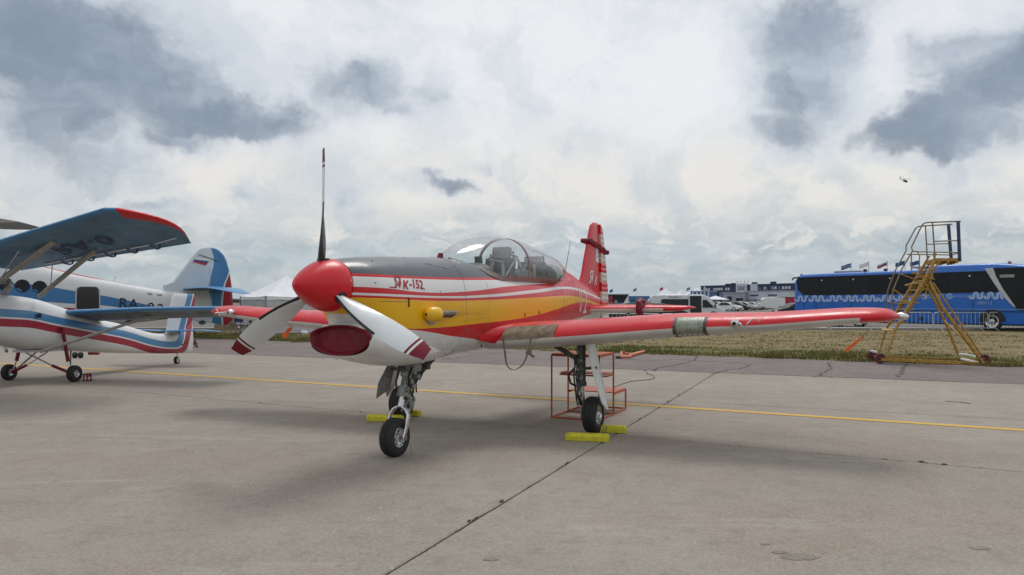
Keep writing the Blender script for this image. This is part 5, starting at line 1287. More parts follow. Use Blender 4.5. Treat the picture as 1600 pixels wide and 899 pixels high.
mk('chairblue', (.03, .05, .16), .7); mk('whiteplastic', (.6, .6, .6), .5)
def chair(loc, rz, m1, m2, label, sc_=1.0):
    c_ = thing('folding_chair', label, 'chair', loc, rz, 'folding chairs in front of the marquee')
    MB().box((0, 0, .44), (.46, .42, .03)).build('seat', m1, c_); MB().box((0, .22, .72), (.46, .025, .26)).build('backrest', m1, c_)
    for s_ in (-.22, .22):
        MB().tube([(s_, -.2, 0), (s_, .2, .44), (s_, .23, .88)], .018, 6).build('leg', m2, c_); MB().tube([(s_, .2, 0), (s_, -.2, .46), (s_, -.2, .62), (s_, .2, .64)], .018, 6).build('leg', m2, c_)
    return c_
chair(gr(373, 523), R(20), M['chairblue'], M['galv'], 'dark blue folding chair in front of the white marquee, leftmost'); chair(gr(391, 524), R(-15), M['cardark'], M['galv'], 'black folding chair beside the blue one before the marquee')
chair(gr(458, 521), R(15), M['cardark'], M['black'], 'black chair left of two under the far wing'); chair(gr(470, 520.5), R(-10), M['cardark'], M['black'], 'black chair right of two under the far wing')
for k, px in enumerate((366, 382, 399)):
    tb_ = thing('folding_table', ('low white trestle table left of the blue folding chair', 'low white trestle table between the two folding chairs', 'low white trestle table right of the black folding chair')[k], 'table', gr(px, 522.3), R(5*k), 'trestle tables by the marquee')
    MB().box((0, 0, .5), (.62, .5, .03)).build('table_top', M['cardark'] if k != 1 else M['whiteplastic'], tb_)
    for s_ in (-.25, .25):
        MB().tube([(s_, -.2, 0), (s_*.3, .2, .5)], .02, 6).build('leg', M['whiteplastic'], tb_); MB().tube([(s_, .2, 0), (s_*.3, -.2, .5)], .02, 6).build('leg', M['whiteplastic'], tb_)
tag(MB().prism([at(470,519,39)+Vector((0,0,0)), at(480,521,39), at(478,525,39), at(473,523.5,39)], (0, .3, .1)).build('cloth_heap', M['whiteplastic'], None), 'crumpled white cloth lying on the grass beside the black chairs', 'cloth')
fence_ = thing('mesh_fence', 'beige mesh fence left of the marquee wall', 'fence', gr(352, 519))
MB().box((0, 0, .45), (1.1, .03, .75)).build('fence_panel', M['beige'], fence_); [MB().tube([(x_, 0, 0), (x_, 0, .9)], .02, 6).build('post', M['steel'], fence_) for x_ in (-.56, 0, .56)]

# ================================================================== COACH
bF, bR = Vector((26.0, 43.0, 0)), Vector((18.45, 52.0, 0)); bd_ = (bF - bR).normalized(); BA2 = math.atan2(bd_.y, bd_.x)
bus = thing('coach', 'long blue coach with dark windows and a pale wave pattern, parked behind the crowd barriers', 'coach', bR, BA2)
# local: x forward from the tail, the seen side is y = 0 .. body goes to +y
Lb = (bF - bR).length + 2.9; wb_ = 2.5
def bus_side_pt(px, py, y_=0.0):
    Mi = (Matrix.Translation(bR) @ Matrix.Rotation(BA2, 4, 'Z')).inverted(); o_ = Mi @ Vector((0, 0, H)); d_ = (Mi @ at(px, py, 10)) - o_; k = (y_ - o_.y) / d_.y; return o_ + d_ * k
SY = -1  # seen side faces -y local
def bside(z_): return .02 * (z_ - .4)
secs = []
prof = [(0, .55, 3.05, .0), (.12, .42, 3.22, .0), (.5, .38, 3.34, .0), (5.4, .36, 3.42, .0), (8.6, .36, 3.50, 0), (8.9, .36, 3.66, 0), (11.6, .36, 3.68, 0), (12.6, .36, 3.60, 0), (13.4, .36, 3.5, .0), (Lb - .5, .36, 3.38, 0), (Lb, .40, 2.9, .0)]
rr = []
for i in range(60):
    x_ = Lb * i / 59; zb, zt, _ = cr(prof, x_)
    ins = .14 * (1 - min(1, x_ / .3)) ** 2 + .25 * max(0, (x_ - (Lb - .9)) / .9) ** 2
    y0, y1 = 0 + ins, wb_ - ins; r_ = .20
    ring = [(x_, y0 + .02, zb), (x_, y0, zb + .08), (x_, y0 + bside(1.9), 1.9), (x_, y0 + bside(2.9), 2.9), (x_, y0 + .09, zt - .16), (x_, y0 + .18, zt - .05), (x_, y0 + .35, zt), (x_, (y0+y1)/2, zt + .04), (x_, y1 - .35, zt), (x_, y1 - .18, zt - .05), (x_, y1 - .09, zt - .16), (x_, y1 - .05, 2.9), (x_, y1, 1.9), (x_, y1, zb + .08), (x_, y1 - .02, zb)]
    rr.append(ring)
MB().loft(rr).build('body', M['busblue'], bus, ang=40)
def bpanel(poly, name, m__, off=.012, par=None, th=.010):
    return MB().prism([(x_, bside(z_) - off, z_) for x_, z_ in poly], (0, th, 0)).build(name, m__, par or bus, smooth=False)
def bp(px, py): p = bus_side_pt(px, py); return (p.x, p.z)
win = [bp(1246,453), bp(1244,440), bp(1247,435), bp(1253,433.5), bp(1541,423.5), bp(1562,457), bp(1300,461.5), bp(1255,461.5)]
wpn = bpanel(win, 'window_band', M['busglass'])
for px in (1300, 1350, 1392, 1440, 1487, 1527):
    a_, b_ = bp(px, 428), bp(px, 459)
    bpanel([(a_[0]-.012, a_[1]), (a_[0]+.012, a_[1]), (a_[0]+.012, b_[1]), (a_[0]-.012, b_[1])], 'window_joint', M['black'], .016, wpn, .004)
for px, py in ((1283.5,438.2),(1332.7,436.8),(1390,435),(1514.5,431.3)):
    a_ = bp(px, py); bpanel([(a_[0]+.045*math.cos(k*PI/4), a_[1]+.045*math.sin(k*PI/4)) for k in range(8)], 'window_sticker', M['white'], .018, wpn, .004)
wedge = [bp(1538,419.5), bp(1551,418.5), bp(1556,432), bp(1567,452), bp(1587,480), bp(1583,479), bp(1567,463), bp(1553,443)]
front = [bp(1551,419), bp(1620,417), bp(1628,489), bp(1590,485), bp(1567,452), bp(1556,432)]
bpanel(front, 'front_window', M['busglass'], .014); bpanel(wedge, 'silver_swoosh', M['galv'], .022)
a_ = bp(1573, 431.5); bpanel([(a_[0]-.35, a_[1]-.08), (a_[0]+.35, a_[1]-.08), (a_[0]+.35, a_[1]+.08), (a_[0]-.35, a_[1]+.08)], 'display', M['steel'], .02)
bpanel([bp(1604,443), bp(1626,443), bp(1626,486), bp(1606,486)], 'mirror_panel', M['galv'], .022)
# wave pattern
def wave(px0, px1, y0, amp, per, phase=0):
    n = int((px1 - px0) / .35); pts = []
    for i in range(n + 1):
        px = px0 + (px1 - px0) * i / n; ph = 2*PI*(px - px0)/per + phase
        pts.append(bp(px + -1.15*math.sin(2*ph), y0 + amp*math.sin(ph)))
    vs = []; fs = []
    for i, p in enumerate(pts):
        q0, q1 = pts[max(0, i-1)], pts[min(len(pts)-1, i+1)]; tx, tz = q1[0]-q0[0], q1[1]-q0[1]; l_ = math.hypot(tx, tz) or 1; nx, nz = -tz/l_*.075, tx/l_*.075
        vs += [(p[0]+nx, -.014, p[1]+nz), (p[0]-nx, -.014, p[1]-nz)]
        if i: fs.append((2*i-2, 2*i-1, 2*i+1, 2*i))
    MB().add(vs, fs).build('wave_stripe', M['buslight'], bus, smooth=False)
per = 10.5
for px0, px1 in ((1243, 1262), (1265, 1290), (1293, 1315), (1318, 1342), (1345, 1372), (1375, 1397), (1400, 1428)): wave(px0, px1, 467 - (px0 - 1243)*.004, 3.6, per)
for px0, px1 in ((1516, 1537), (1539, 1552), (1553, 1568)): wave(px0, px1, 462.3, 4.0, 12)
def disc(px, py, r_, name='round_logo', m__=None, off=.014):
    a_ = bp(px, py); bpanel([(a_[0]+r_*math.cos(k*PI/10), a_[1]+r_*math.sin(k*PI/10)) for k in range(20)], name, m__ or M['buslight'], off, None, .004)
disc(1444, 463.5, .17); disc(1442.5, 464.5, .075, 'logo_centre', M['busblue'], .019); disc(1483.5, 463, .17); disc(1483.5, 463, .11, 'logo_ring', M['busblue'], .019); disc(1483.5, 463, .06, 'logo_centre', M['buslight'], .023)
def on_bus(px, py): 
    a_ = bp(px, py); return lambda u, v: (a_[0] + u, -.015, a_[1] + v)
text_mesh('Московский', .17, 'lettering', M['buslight'], bus, on_bus(1461.5, 461.5), maxe=1); text_mesh('транспорт', .17, 'lettering', M['buslight'], bus, on_bus(1459, 465), maxe=1); text_mesh('Мосгортранс', .19, 'lettering', M['buslight'], bus, on_bus(1502, 463.3), maxe=1)
text_mesh('090111', .26, 'lettering', M['buslight'], bus, on_bus(1539, 474), maxe=1)
for px in (1256, 1275, 1330, 1395, 1420, 1470, 1520):
    a_, b_ = bp(px, 468 if px > 1256 else 462), bp(px, 511); MB().box((a_[0], -.004, (a_[1] + .45)/2 + .0), (.018, .01, a_[1] - .45)).build('panel_gap', M['cardark'], bus)
for pz0, pz1, x0_, x1_ in ((1.02, 1.06, 5.6, Lb - 1), (1.16, 1.18, 5.6, Lb - 1)): MB().box(((x0_+x1_)/2, -.004, (pz0+pz1)/2), (x1_-x0_, .012, pz1-pz0)).build('side_trim', M['cardark'] if pz0 < 1.1 else M['buslight'], bus)
for px in (1439, 1487): a_ = bp(px, 498.5); MB().lathe([(0,.001),(0,.12),(.012,.12)], (a_[0], -.004, a_[1]), (0, -1, 0), 16).build('flap_latch', M['cardark'], bus)
for x_ in ((bF - bR).length, 3.0, 4.4):
    ar = MB(); ar.prism([(x_ + .68*math.cos(PI*k/12), -.014, max(.36, .50 + .66*math.sin(PI*k/12))) for k in range(13)], (0, .9, 0)); ar.build('wheel_arch', M['black'], bus, smooth=False)
    wheel(bus, (x_, .10, .50), (0, 1, 0), .50, .30, .34, M['rubber'], M['silver'], dish=.02, holes=8)
MB().box((Lb/2, 1.25, .35), (Lb-.8, 2.2, .12)).build('underbody', M['black'], bus)
for px, py, nm in ((1244, 428, 'warning_light'), (1569, 408.5, 'warning_light')):
    a_ = bp(px, py); MB().lathe([(0,.09),(.12,.08),(.16,.001)], (a_[0]+.1, .5, 3.26 if px < 1300 else 3.62), (0,0,1), 12).build(nm, M['floorwood'], bus)
MB().tube([bus_side_pt(1250,434,.1), bus_side_pt(1240,434.5,.1), bus_side_pt(1238,438,.1)], .05, 8).build('rear_camera', M['black'], bus)
for px in (1347, 1379): a_ = bp(px, 425); MB().box((a_[0], .4, 3.50), (.16, .16, .14)).build('roof_vent', M['black'], bus)
MB().box((3.3, 1.2, 3.46), (1.7, 1.2, .12)).build('roof_hatch', M['hallgrey'], bus, bevel=.03)
MB().box((8.2, 1.2, 3.60), (1.9, 1.2, .12)).build('roof_hatch', M['hallgrey'], bus, bevel=.03)

# ================================================================== CROWD BARRIERS
def barrier(p, q_, h_, label, group, first=[None]):
    p, q_ = Vector(p), Vector(q_); L_ = (q_ - p).length; an = math.atan2(q_.y - p.y, q_.x - p.x)
    key = round(L_, 2), h_
    c_ = thing('crowd_barrier', label, 'barrier', p, an, group); r_ = .02; g = .08; rad = .12
    fr_ = [(0,0,.1)]+[(0,0,h_-rad),(rad*.3,0,h_-rad*.3),(rad,0,h_),(L_-rad,0,h_),(L_-rad*.3,0,h_-rad*.3),(L_,0,h_-rad),(L_,0,.1)]
    MB().tube(fr_, r_, 6).build('frame', M['galv'], c_); MB().tube([(0,0,.16),(L_,0,.16)], r_, 6).build('bottom_rail', M['galv'], c_)
    n = max(6, int(L_ / .21))
    me = None
    for i in range(1, n):
        x_ = L_ * i / n
        if me is None: b_ = MB().tube([(0,0,.16),(0,0,h_)], .010, 5).build('bar', M['galv'], c_); me = b_.data; b_.location.x = x_
        else: b_ = bpy.data.objects.new('bar', me); COL.objects.link(b_); b_.parent = c_; b_.location.x = x_
    for x_ in (L_*.13, L_*.87): MB().tube([(x_,-.28,.01),(x_,-.2,.06),(x_,0,.14),(x_,.2,.06),(x_,.28,.01)], .018, 6).build('foot', M['galv'], c_)
    return c_
YB = 42.8
nm = ['behind the wing tip', 'just left of the yellow gantry legs', 'across the gantry legs', 'in front of the coach wheel', 'in front of the coach wheel, right edge', 'beyond the right edge']
xs_ = [16.6, 19.75, 22.72, 25.7, 28.6, 31.5]
wb0 = ['hidden mostly by the red wing tip', 'right of the red wing tip', 'before the coach between gantry and wheel', 'before the front wheel of the coach at the right edge']
for k in range(4): barrier((xs_[k] + .03, YB, 0), (xs_[k+1] - .04, YB, 0), 1.0, 'galvanised crowd barrier ' + wb0[k], 'crowd barriers before the coach')
x_ = 5.0
wb1 = ['right beside the striped rudder', 'left of the tail lock', 'below the red tail lock', 'right of the tail lock', 'in front of the dark parked car', 'below the van door', 'below the van bonnet', 'left of the parked car row', 'mostly hidden by the wing']
for k in range(6):
    barrier((x_ + 1.90*k + .03, 47.0, 0), (x_ + 1.90*(k+1) - .03, 47.0, 0), .86, 'galvanised crowd barrier far behind the tail, ' + wb1[k], 'crowd barriers behind the tail')

# ================================================================== VAN, CARS
def carbody(parent, prof, wd, m__, glassbands, name='body', L_=4.4):
    """body from a side outline (x, z) pushed across, with tumblehome above the waist"""
    mb = MB(); waist = .95
    rows_ = []
    ys = [(-1, 0), (-.96, .0), (0, .02), (.96, 0), (1, 0)]
    n = len(prof); vs = []
    def yy(z_, side_): 
        k = max(0, z_ - waist); return side_ * (wd/2 - k * .30 - max(0, .45 - z_) * .08)
    for sd in (-1, 1): vs += [(x_, yy(z_, sd), z_) for x_, z_ in prof]
    fs = [tuple(range(n)), tuple(range(2*n-1, n-1, -1))] + [(k, (k+1)%n, n+(k+1)%n, n+k) for k in range(n)]
    mb.add(vs, fs); b_ = mb.build(name, m__, parent, ang=35, bevel=.05)
    for nm_, poly in glassbands:
        for sd in (-1, 1):
            MB().prism([(x_, yy(z_, sd) + sd*.045, z_) for x_, z_ in poly], (0, -sd*.05, 0)).build(nm_, M['carglass'], parent, smooth=False)
    return b_, yy
CARP = [(-2.15,.35),(-2.2,.62),(-2.12,.92),(-1.75,1.02),(-1.25,1.36),(-.7,1.46),(.1,1.46),(.55,1.36),(1.1,1.0),(1.9,.86),(2.15,.70),(2.2,.35),(1.75,.25),(-1.75,.25)]
def make_car(m__, label, name='parked_car', scale=1, group=None, suv=False):
    c_ = thing(name, label, 'car', group=group)
    pr = [(x_*scale, z_*(1.12 if suv and z_ > .9 else 1)) for x_, z_ in CARP]
    s2 = 1.12 if suv else 1
    carbody(c_, pr, 1.78, m__, [('side_window', [(-1.1*scale,.98*s2),(-.95*scale,1.28*s2),(-.6*scale,1.38*s2),(-.3*scale,1.38*s2),(-.3*scale,.98*s2)]), ('side_window', [(-.24*scale,.98*s2),(-.24*scale,1.38*s2),(.05*scale,1.38*s2),(.42*scale,1.30*s2),(.85*scale,.99*s2)])])
    for (x0, z0, x1, z1, nm_) in ((.57,1.345,1.06,1.02,'windscreen'), (-1.70,1.04,-1.28,1.335,'rear_window')):
        x0, x1, z0, z1 = x0*scale, x1*scale, z0*s2, z1*s2
        nrm_ = Vector((abs(z1-z0), 0, abs(x1-x0))).normalized() * .02; nrm_.x *= 1 if nm_ == 'windscreen' else -1
        MB().prism([Vector((x0,-.66,z0))+nrm_, Vector((x0,.66,z0))+nrm_, Vector((x1,.76,z1))+nrm_, Vector((x1,-.76,z1))+nrm_], (0, 0, .01)).build(nm_, M['carglass'], c_, smooth=False)
    for x_ in (-1.35*scale, 1.38*scale):
        for sd in (-1, 1):
            ty = MB().lathe([(-.1,.19),(-.1,.30),(-.06,.325),(.06,.325),(.1,.30),(.1,.19)], (x_, sd*.80, .325), (0, 1, 0), 18, close=True).build('wheel', M['rubber'], c_)
            MB().lathe([(0,.001),(.0,.19),(-.04,.20)], (x_, sd*.905, .325), (0, sd, 0), 14).build('rim', M['silver'], ty)
    for sd in (-.62, .62):
        MB().box((2.15*scale, sd, .70), (.10, .34, .13)).build('headlight', M['lamp'], c_, bevel=.02); MB().box((-2.17*scale, sd, .82), (.08, .26, .16)).build('tail_light', M['carred'], c_, bevel=.02)
    MB().box((2.2*scale, 0, .48), (.04, .9, .16)).build('grille', M['black'], c_); MB().box((0, -.93, .98), (.12, .14, .12)).build('mirror', m__, c_) if False else None
    return c_
protos = {}
carpos = []
cols_ = ['carwhite','cardark','carsilver','carsilver','carwhite','cardark','carsilver','carwhite','carsilver','carwhite','cardark','carwhite','carsilver','carwhite']
words = {'carwhite': 'white', 'carsilver': 'silver grey', 'cardark': 'black', 'carred': 'dark red'}
ordn = ['nearest of the row, beside the van bonnet','second from the near end','third from the near end','fourth from the near end','fifth from the near end','sixth from the near end','seventh from the near end','eighth from the near end','ninth from the near end','tenth from the near end','eleventh from the near end','twelfth from the near end','thirteenth from the near end','farthest of the row']
def place_car(m_key, label, loc, rz, group, scale=1, suv=False):
    key = (m_key, scale, suv)
    if key not in protos: c_ = make_car(M[m_key], label, scale=scale, suv=suv); protos[key] = c_
    else: c_ = copy_tree(protos[key]); c_['label'] = label
    c_['group'] = group; c_.location = loc; c_.rotation_euler = (0, 0, rz); return c_
for k in range(14):
    Yk = 128 + k * 7.0; pxk = 1137 + (1226 - 1137) * (1 - math.exp(-k/6.5)) / (1 - math.exp(-13/6.5))
    place_car(cols_[k], '%s car in the row behind the van, %s' % (words[cols_[k]], ordn[k]), ((pxk-800)/1240*Yk, Yk, 0), R(-38), 'cars parked in the row behind the van')
for k, (px, Yk, ck, sv) in enumerate(((1106,150,'cardark',True),(1122,158,'carsilver',False),(1140,163,'cardark',True),(1156,172,'carsilver',True),(1170,182,'cardark',False))):
    place_car(ck, '%s car in the second row, %s' % (words[ck], ('just right of the van windscreen','second from the left','third from the left','fourth from the left','last at the right')[k]), ((px-800)/1240*Yk, Yk, 0), R(-30), 'second row of parked cars', suv=sv)
for k, (px, Yk, ck, rz) in enumerate(((962,62,'cardark',R(-5)),(992,66,'cardark',R(3)),(1030,60,'cardark',R(-4)))):
    place_car(ck, 'black car behind the far barriers, ' + ('beside the striped rudder','between rudder and tail lock','below the van windows')[k], ((px-800)/1240*Yk, Yk, 0), rz, 'dark cars behind the barriers')
place_car('carred', 'dark red parked car half hidden behind the tail lock', ((1018-800)/1240*70, 70, 0), R(10), 'dark cars behind the barriers')
place_car('cardark', 'black car parked just left of the rear of the blue coach', ((1243-800)/1240*76, 76, 0), R(188), 'dark cars behind the barriers', scale=1.05)
def make_van(m__, label, loc, rz, L_=5.9, h_=2.25, text=None, opened=True, name='van'):
    c_ = thing(name, label, 'van', loc, rz); s_ = L_/5.9; f = h_/2.25
    pr = [(x_*s_, z_*f) for x_, z_ in [(-2.95,.35),(-2.95,2.1),(-2.85,2.22),(1.1,2.25),(1.45,2.16),(1.75,1.95),(2.25,1.25),(2.75,1.05),(2.93,.85),(2.95,.35),(2.5,.25),(-2.6,.25)]]
    n = len(pr); hw = .98
    def yy(z_): return hw - max(0, z_ - 1.2)*.09
    mb = MB().add([(x_, sd*yy(z_), z_) for sd in (-1, 1) for x_, z_ in pr], [tuple(range(n)), tuple(range(2*n-1, n-1, -1))] + [(k, (k+1)%n, n+(k+1)%n, n+k) for k in range(n)])
    mb.build('body', m__, c_, ang=35, bevel=.06)
    def pan(poly, nm_, mm, off=.05):
        MB().prism([(x_*s_, -yy(z_*f) - off, z_*f) for x_, z_ in poly], (0, .05, 0)).build(nm_, mm, c_, smooth=False)
    pan([(-2.25,1.22),(-2.2,1.82),(-2.1,1.87),(.0,1.87),(.0,1.22)], 'side_window', M['carglass'])
    if opened: pan([(.12,.42),(.12,2.14),(1.02,2.14),(1.02,.42)], 'open_doorway', M['black'])
    if opened: MB().box((-.0, -1.05, 1.25), (.06, .10, 1.75)).build('sliding_door_edge', m__, c_)
    pan([(1.12,1.15),(1.12,1.80),(1.45,1.80),(1.95,1.25),(1.95,1.15)], 'cab_window', M['carglass'])
    nrm_ = Vector((.8, 0, .5)).normalized()*.03
    MB().prism([Vector((1.80*s_,-.80,1.88*f))+nrm_, Vector((1.80*s_,.80,1.88*f))+nrm_, Vector((2.22*s_,.88,1.30*f))+nrm_, Vector((2.22*s_,-.88,1.30*f))+nrm_], (.01, 0, 0)).build('windscreen', M['carglass'], c_, smooth=False)
    for x_ in (-1.9*s_, 2.0*s_):
        MB().prism([(x_ + .42*math.cos(PI*k/10), -yy(.5)-.014, .36 + .42*math.sin(PI*k/10)) for k in range(11)], (0, .03, 0)).build('wheel_arch', M['black'], c_, smooth=False)
        for sd in (-1, 1):
            ty = MB().lathe([(-.12,.2),(-.12,.31),(-.08,.34),(.08,.34),(.12,.31),(.12,.2)], (x_, sd*.89, .34), (0,1,0), 18, close=True).build('wheel', M['rubber'], c_); MB().lathe([(0,.001),(.02,.2)], (x_, sd*1.01, .34), (0, sd, 0), 14).build('rim', M['silver'], ty)
    for sd in (-.7, .7): MB().box((2.86*s_, sd, .90*f), (.12, .3, .2)).build('headlight', M['lamp'], c_, bevel=.02)
    MB().box((2.1*s_, -1.12, 1.25*f), (.1, .18, .28)).build('mirror', M['black'], c_, bevel=.02)
    MB().box((2.93*s_, 0, .6), (.05, 1.2, .2)).build('grille', M['black'], c_)
    return c_
Yv = 66; v_ = make_van(M['carwhite'], 'white passenger van with its sliding side door open, behind the tailplane', ((1073-800)/1240*Yv, Yv, 0), R(-3), L_=5.95, h_=2.14)
text_mesh('TRANSFER #1', .17, 'lettering', M['black'], v_, lambda u, v: (-1.1 + u, -.935, 1.93 + v), maxe=1)
Yv = 150; make_van(M['carwhite'], 'white minibus beyond the row of parked cars', ((1203-800)/1240*Yv, Yv, 0), R(176), L_=5.2, h_=2.3, opened=False, name='minibus')

# ================================================================== FAR BUILDINGS
def hall(name, label, px0, px1, Y0, Y1, h_, depth, m__, cat='building', trim=None):
    a, b_ = Vector(((px0-800)/1240*Y0, Y0, 0)), Vector(((px1-800)/1240*Y1, Y1, 0)); an = math.atan2(b_.y-a.y, b_.x-a.x); L_ = (b_-a).length
    c_ = thing(name, label, cat, a, an)
    MB().box((L_/2, depth/2, h_/2), (L_, depth, h_)).build('wall', m__, c_, smooth=False)
    MB().box((L_/2, depth/2, h_ + .1), (L_ + .4, depth + .4, .25)).build('roof', trim or M['hallgrey'], c_, smooth=False)
    return c_, L_
def fpanel(c_, x0, x1, z0, z1, nm_, m__, proud=.12): return MB().box(((x0+x1)/2, -proud/2, (z0+z1)/2), (x1-x0, proud, z1-z0)).build(nm_, m__, c_, smooth=False)
pv, L_ = hall('exhibition_pavilion', 'long dark blue exhibition pavilion with a white sign in its middle, on the horizon', 1095, 1290, 340, 275, 8.0, 20, M['navy'], trim=M['navy'])
for k in range(34): fpanel(pv, L_*k/34 + .2, L_*k/34 + L_/34*.82, 2.6, 5.2, 'window', M['carglass'] if k % 3 else M['navylight'], .15)
for x0, x1 in ((.03,.115),(.125,.22),(.235,.29),(.56,.60),(.62,.68),(.70,.78),(.8,.9)):
    n = int((x1-x0)*L_/1.6)
    for j in range(n): fpanel(pv, L_*x0 + j*1.6, L_*x0 + j*1.6 + 1.15, 6.1, 7.1, 'sign_letter', M['hallwhite'], .2)
sg_ = fpanel(pv, L_*.335, L_*.425, 5.2, 8.6, 'sign_board', M['hallwhite'], .5)
text_mesh('ОАК', 2.3, 'lettering', M['navy'], pv, lambda u, v: (L_*.38 + u, -.55, 6.6 + v), maxe=9, bold=.05)
for fx, hh_ in ((.22,.7),(.27,.9),(.45,1.0),(.60,1.0)): MB().box((L_*fx, 2, 8.1 + hh_/2), (1.1, 2, hh_)).build('roof_box', M['navy'], pv, smooth=False)
for fx in (.33,.36,.39,.42): MB().tube([(L_*fx, .5, 8.9), (L_*fx, .5, 9.8)], .15, 5).build('roof_lamp', M['steel'], pv)
for fx in (.455, .485): fpanel(pv, L_*fx, L_*fx + 2.0, 4.4, 8.4, 'tower_emblem', M['hallwhite'], .4)
for k in range(4): MB().prism([(L_*(.50+.05*k), -.3, 3.4), (L_*(.53+.05*k), -.3, 7.4), (L_*(.56+.05*k), -.3, 3.4), (L_*(.552+.05*k), -.3, 3.4), (L_*(.53+.05*k), -.3, 6.8), (L_*(.508+.05*k), -.3, 3.4)], (0, .2, 0)).build('star_outline', M['navylight'], pv, smooth=False)
h1, L1 = hall('grey_hall', 'low grey exhibition hall below the dark pavilion with a blue graphic', 1129, 1163, 262, 258, 4.4, 10, M['hallgrey'])
fpanel(h1, L1*.22, L1*.42, .5, 3.2, 'graphic', M['navy']); fpanel(h1, L1*.62, L1*.94, .4, 2.6, 'doorway', M['black'])
h2, L2 = hall('pale_blue_hall', 'long pale blue and white hall right of the grey hall', 1163.3, 1224, 262, 250, 4.8, 10, M['hallwhite'])
for k in range(9): fpanel(h2, L2*k/9 + .1, L2*(k+.9)/9, .2, 2.3, 'glazing', M['hallgrey'] if k % 2 else M['navylight'])
for x0, x1 in ((.16,.38),(.62,.85)):
    for j in range(5): fpanel(h2, L2*(x0 + (x1-x0)*j/5), L2*(x0 + (x1-x0)*(j+.7)/5), 3.3, 3.8, 'sign_letter', M['navy'])
h3, L3 = hall('red_stall', 'small dark red stall at the corner of the blue coach', 1225, 1262, 200, 200, 2.7, 5, M['stallred'], cat='stall', trim=M['hallwhite'])
h4, L4 = hall('blue_container', 'blue cabin with white posts right of the open van', 1079, 1109, 250, 246, 4.6, 5, M['hallblue'])
for k in range(5): fpanel(h4, L4*(.1+.2*k), L4*(.1+.2*k) + .5, .2, 5.0 + (1.2 if k == 3 else 0), 'post', M['hallwhite'])
for k in range(4): fpanel(h4, L4*(.17+.2*k), L4*(.27+.2*k), 1.0, 3.6, 'banner', M['navylight'])
h5, L5 = hall('dark_stage_hall', 'dark hall with a white slanted end right of the striped rudder', 930, 982, 200, 200, 3.25, 8, M['cardark'], trim=M['hallgrey'])
MB().prism([(L5*.99, -.2, 3.1), (L5*.99, -.2, 0), (L5*.86, -.2, 0), (L5*.86, -.2, 1.3)], (0, .15, 0)).build('white_gusset', M['white'], h5, smooth=False)
fpanel(h5, L5*.42, L5*.52, .2, 2.9, 'red_panel', M['stallred']); fpanel(h5, L5*.58, L5*.66, .2, 1.9, 'beige_poster', M['beige']); fpanel(h5, L5*.68, L5*.82, .2, 1.6, 'violet_poster', M['violet'])  # red panel, plain beige poster and violet poster on the front wall
h6, L6 = hall('blue_roofed_hall', 'long hall with a blue roof band behind the white van', 982.5, 1100, 232, 232, 2.9, 12, M['hallwhite'], trim=M['hallgrey'])
fpanel(h6, 0, L6, 2.0, 3.1, 'roof_band', M['hallblue'], .5)
for k in range(8): fpanel(h6, L6*(k+.1)/8, L6*(k+.75)/8, .2, 1.9, 'shop_front', (M['hallblue'], M['black'], M['navylight'])[k % 3])
for k in range(3): pass
for (px, Yt, ev, pk, wd_, lab) in ((1041, 140, 1.9, 3.9, 5.0, 'white pointed marquee above the left end of the van roof'), (1065, 140, 1.9, 3.7, 4.0, 'white pointed marquee above the van doorway'), (1089, 300, 4.4, 6.8, 7, 'white marquee roof left of the dark blue pavilion'), (1118, 225, 2.2, 3.2, 5.5, 'open white marquee between blue cabin and grey hall')):
    marquee(((px-800)/1240*Yt, Yt, 0), wd_, wd_, R(12), ev, pk, lab, walls=(0,0,1,0) if px == 1118 else (1,1,1,1))
bx_ = thing('equipment_mast', 'dark box on a post between the two pointed marquees', 'mast', ((1043.5-800)/1240*170, 170, 0))
MB().box((0, 0, 3.6), (.8, .8, .9)).build('box', M['hallgrey'], bx_); MB().tube([(0,0,0),(0,0,3.3)], .12, 6).build('post', M['galv'], bx_)
# flags
def flag(px, py, Y, w_, h_, mats, label, skew=0, par_h=None, txt=None):
    p = at(px, py, Y); c_ = thing('flag', label, 'flag', (p.x, p.y, 0), 0, 'flags flying beyond the apron')
    MB().tube([(0, 0, 0), (0, 0, p.z + h_*.75)], .035, 6).build('flagpole', M['galv'], c_)
    nb_ = len(mats)
    for j, mm in enumerate(mats):
        rr_ = []
        for i in range(11):
            u = i/10; yv = .10*math.sin(u*7)*w_; dz = -u*skew*w_ + .04*math.sin(u*6)*h_
            z1 = p.z + h_*.5 - h_*j/nb_ + dz; z0 = p.z + h_*.5 - h_*(j+1)/nb_ + dz; rr_.append([(-.04 - u*w_, yv, z1), (-.04 - u*w_, yv, z0)])
        MB().loft(rr_, closed=False, cap=False).build('flag_cloth', mm, c_)
    if txt: text_mesh(txt, h_*.55, 'lettering', M['flagwhite'], c_, lambda u, v: (-.04 - w_/2 + u, .10*math.sin((.5 - u/w_)*7)*w_ - .03, p.z + v - (.5 - u/w_)*skew*w_), maxe=.1)
flag(1330, 415, 80, .95, .42, [M['flagblue']], 'dark blue flag above the rear of the coach', .28, txt='РОСТЕХ')
flag(1357.5, 413, 80, .9, .42, [M['flagwhite']], 'pale white flag second from the left above the coach', .30)
flag(1386.5, 412, 80, .95, .42, [M['flagwhite'], M['flagblue'], M['flagred']], 'white, blue and red striped flag above the coach', .35)
flag(1414, 411, 80, .9, .42, [M['flagblue']], 'dark blue flag seen through the left handrails of the gantry', .25)
flag(1437, 410.5, 80, .9, .42, [M['flagblue']], 'dark blue flag seen through the right handrails of the gantry', .2)
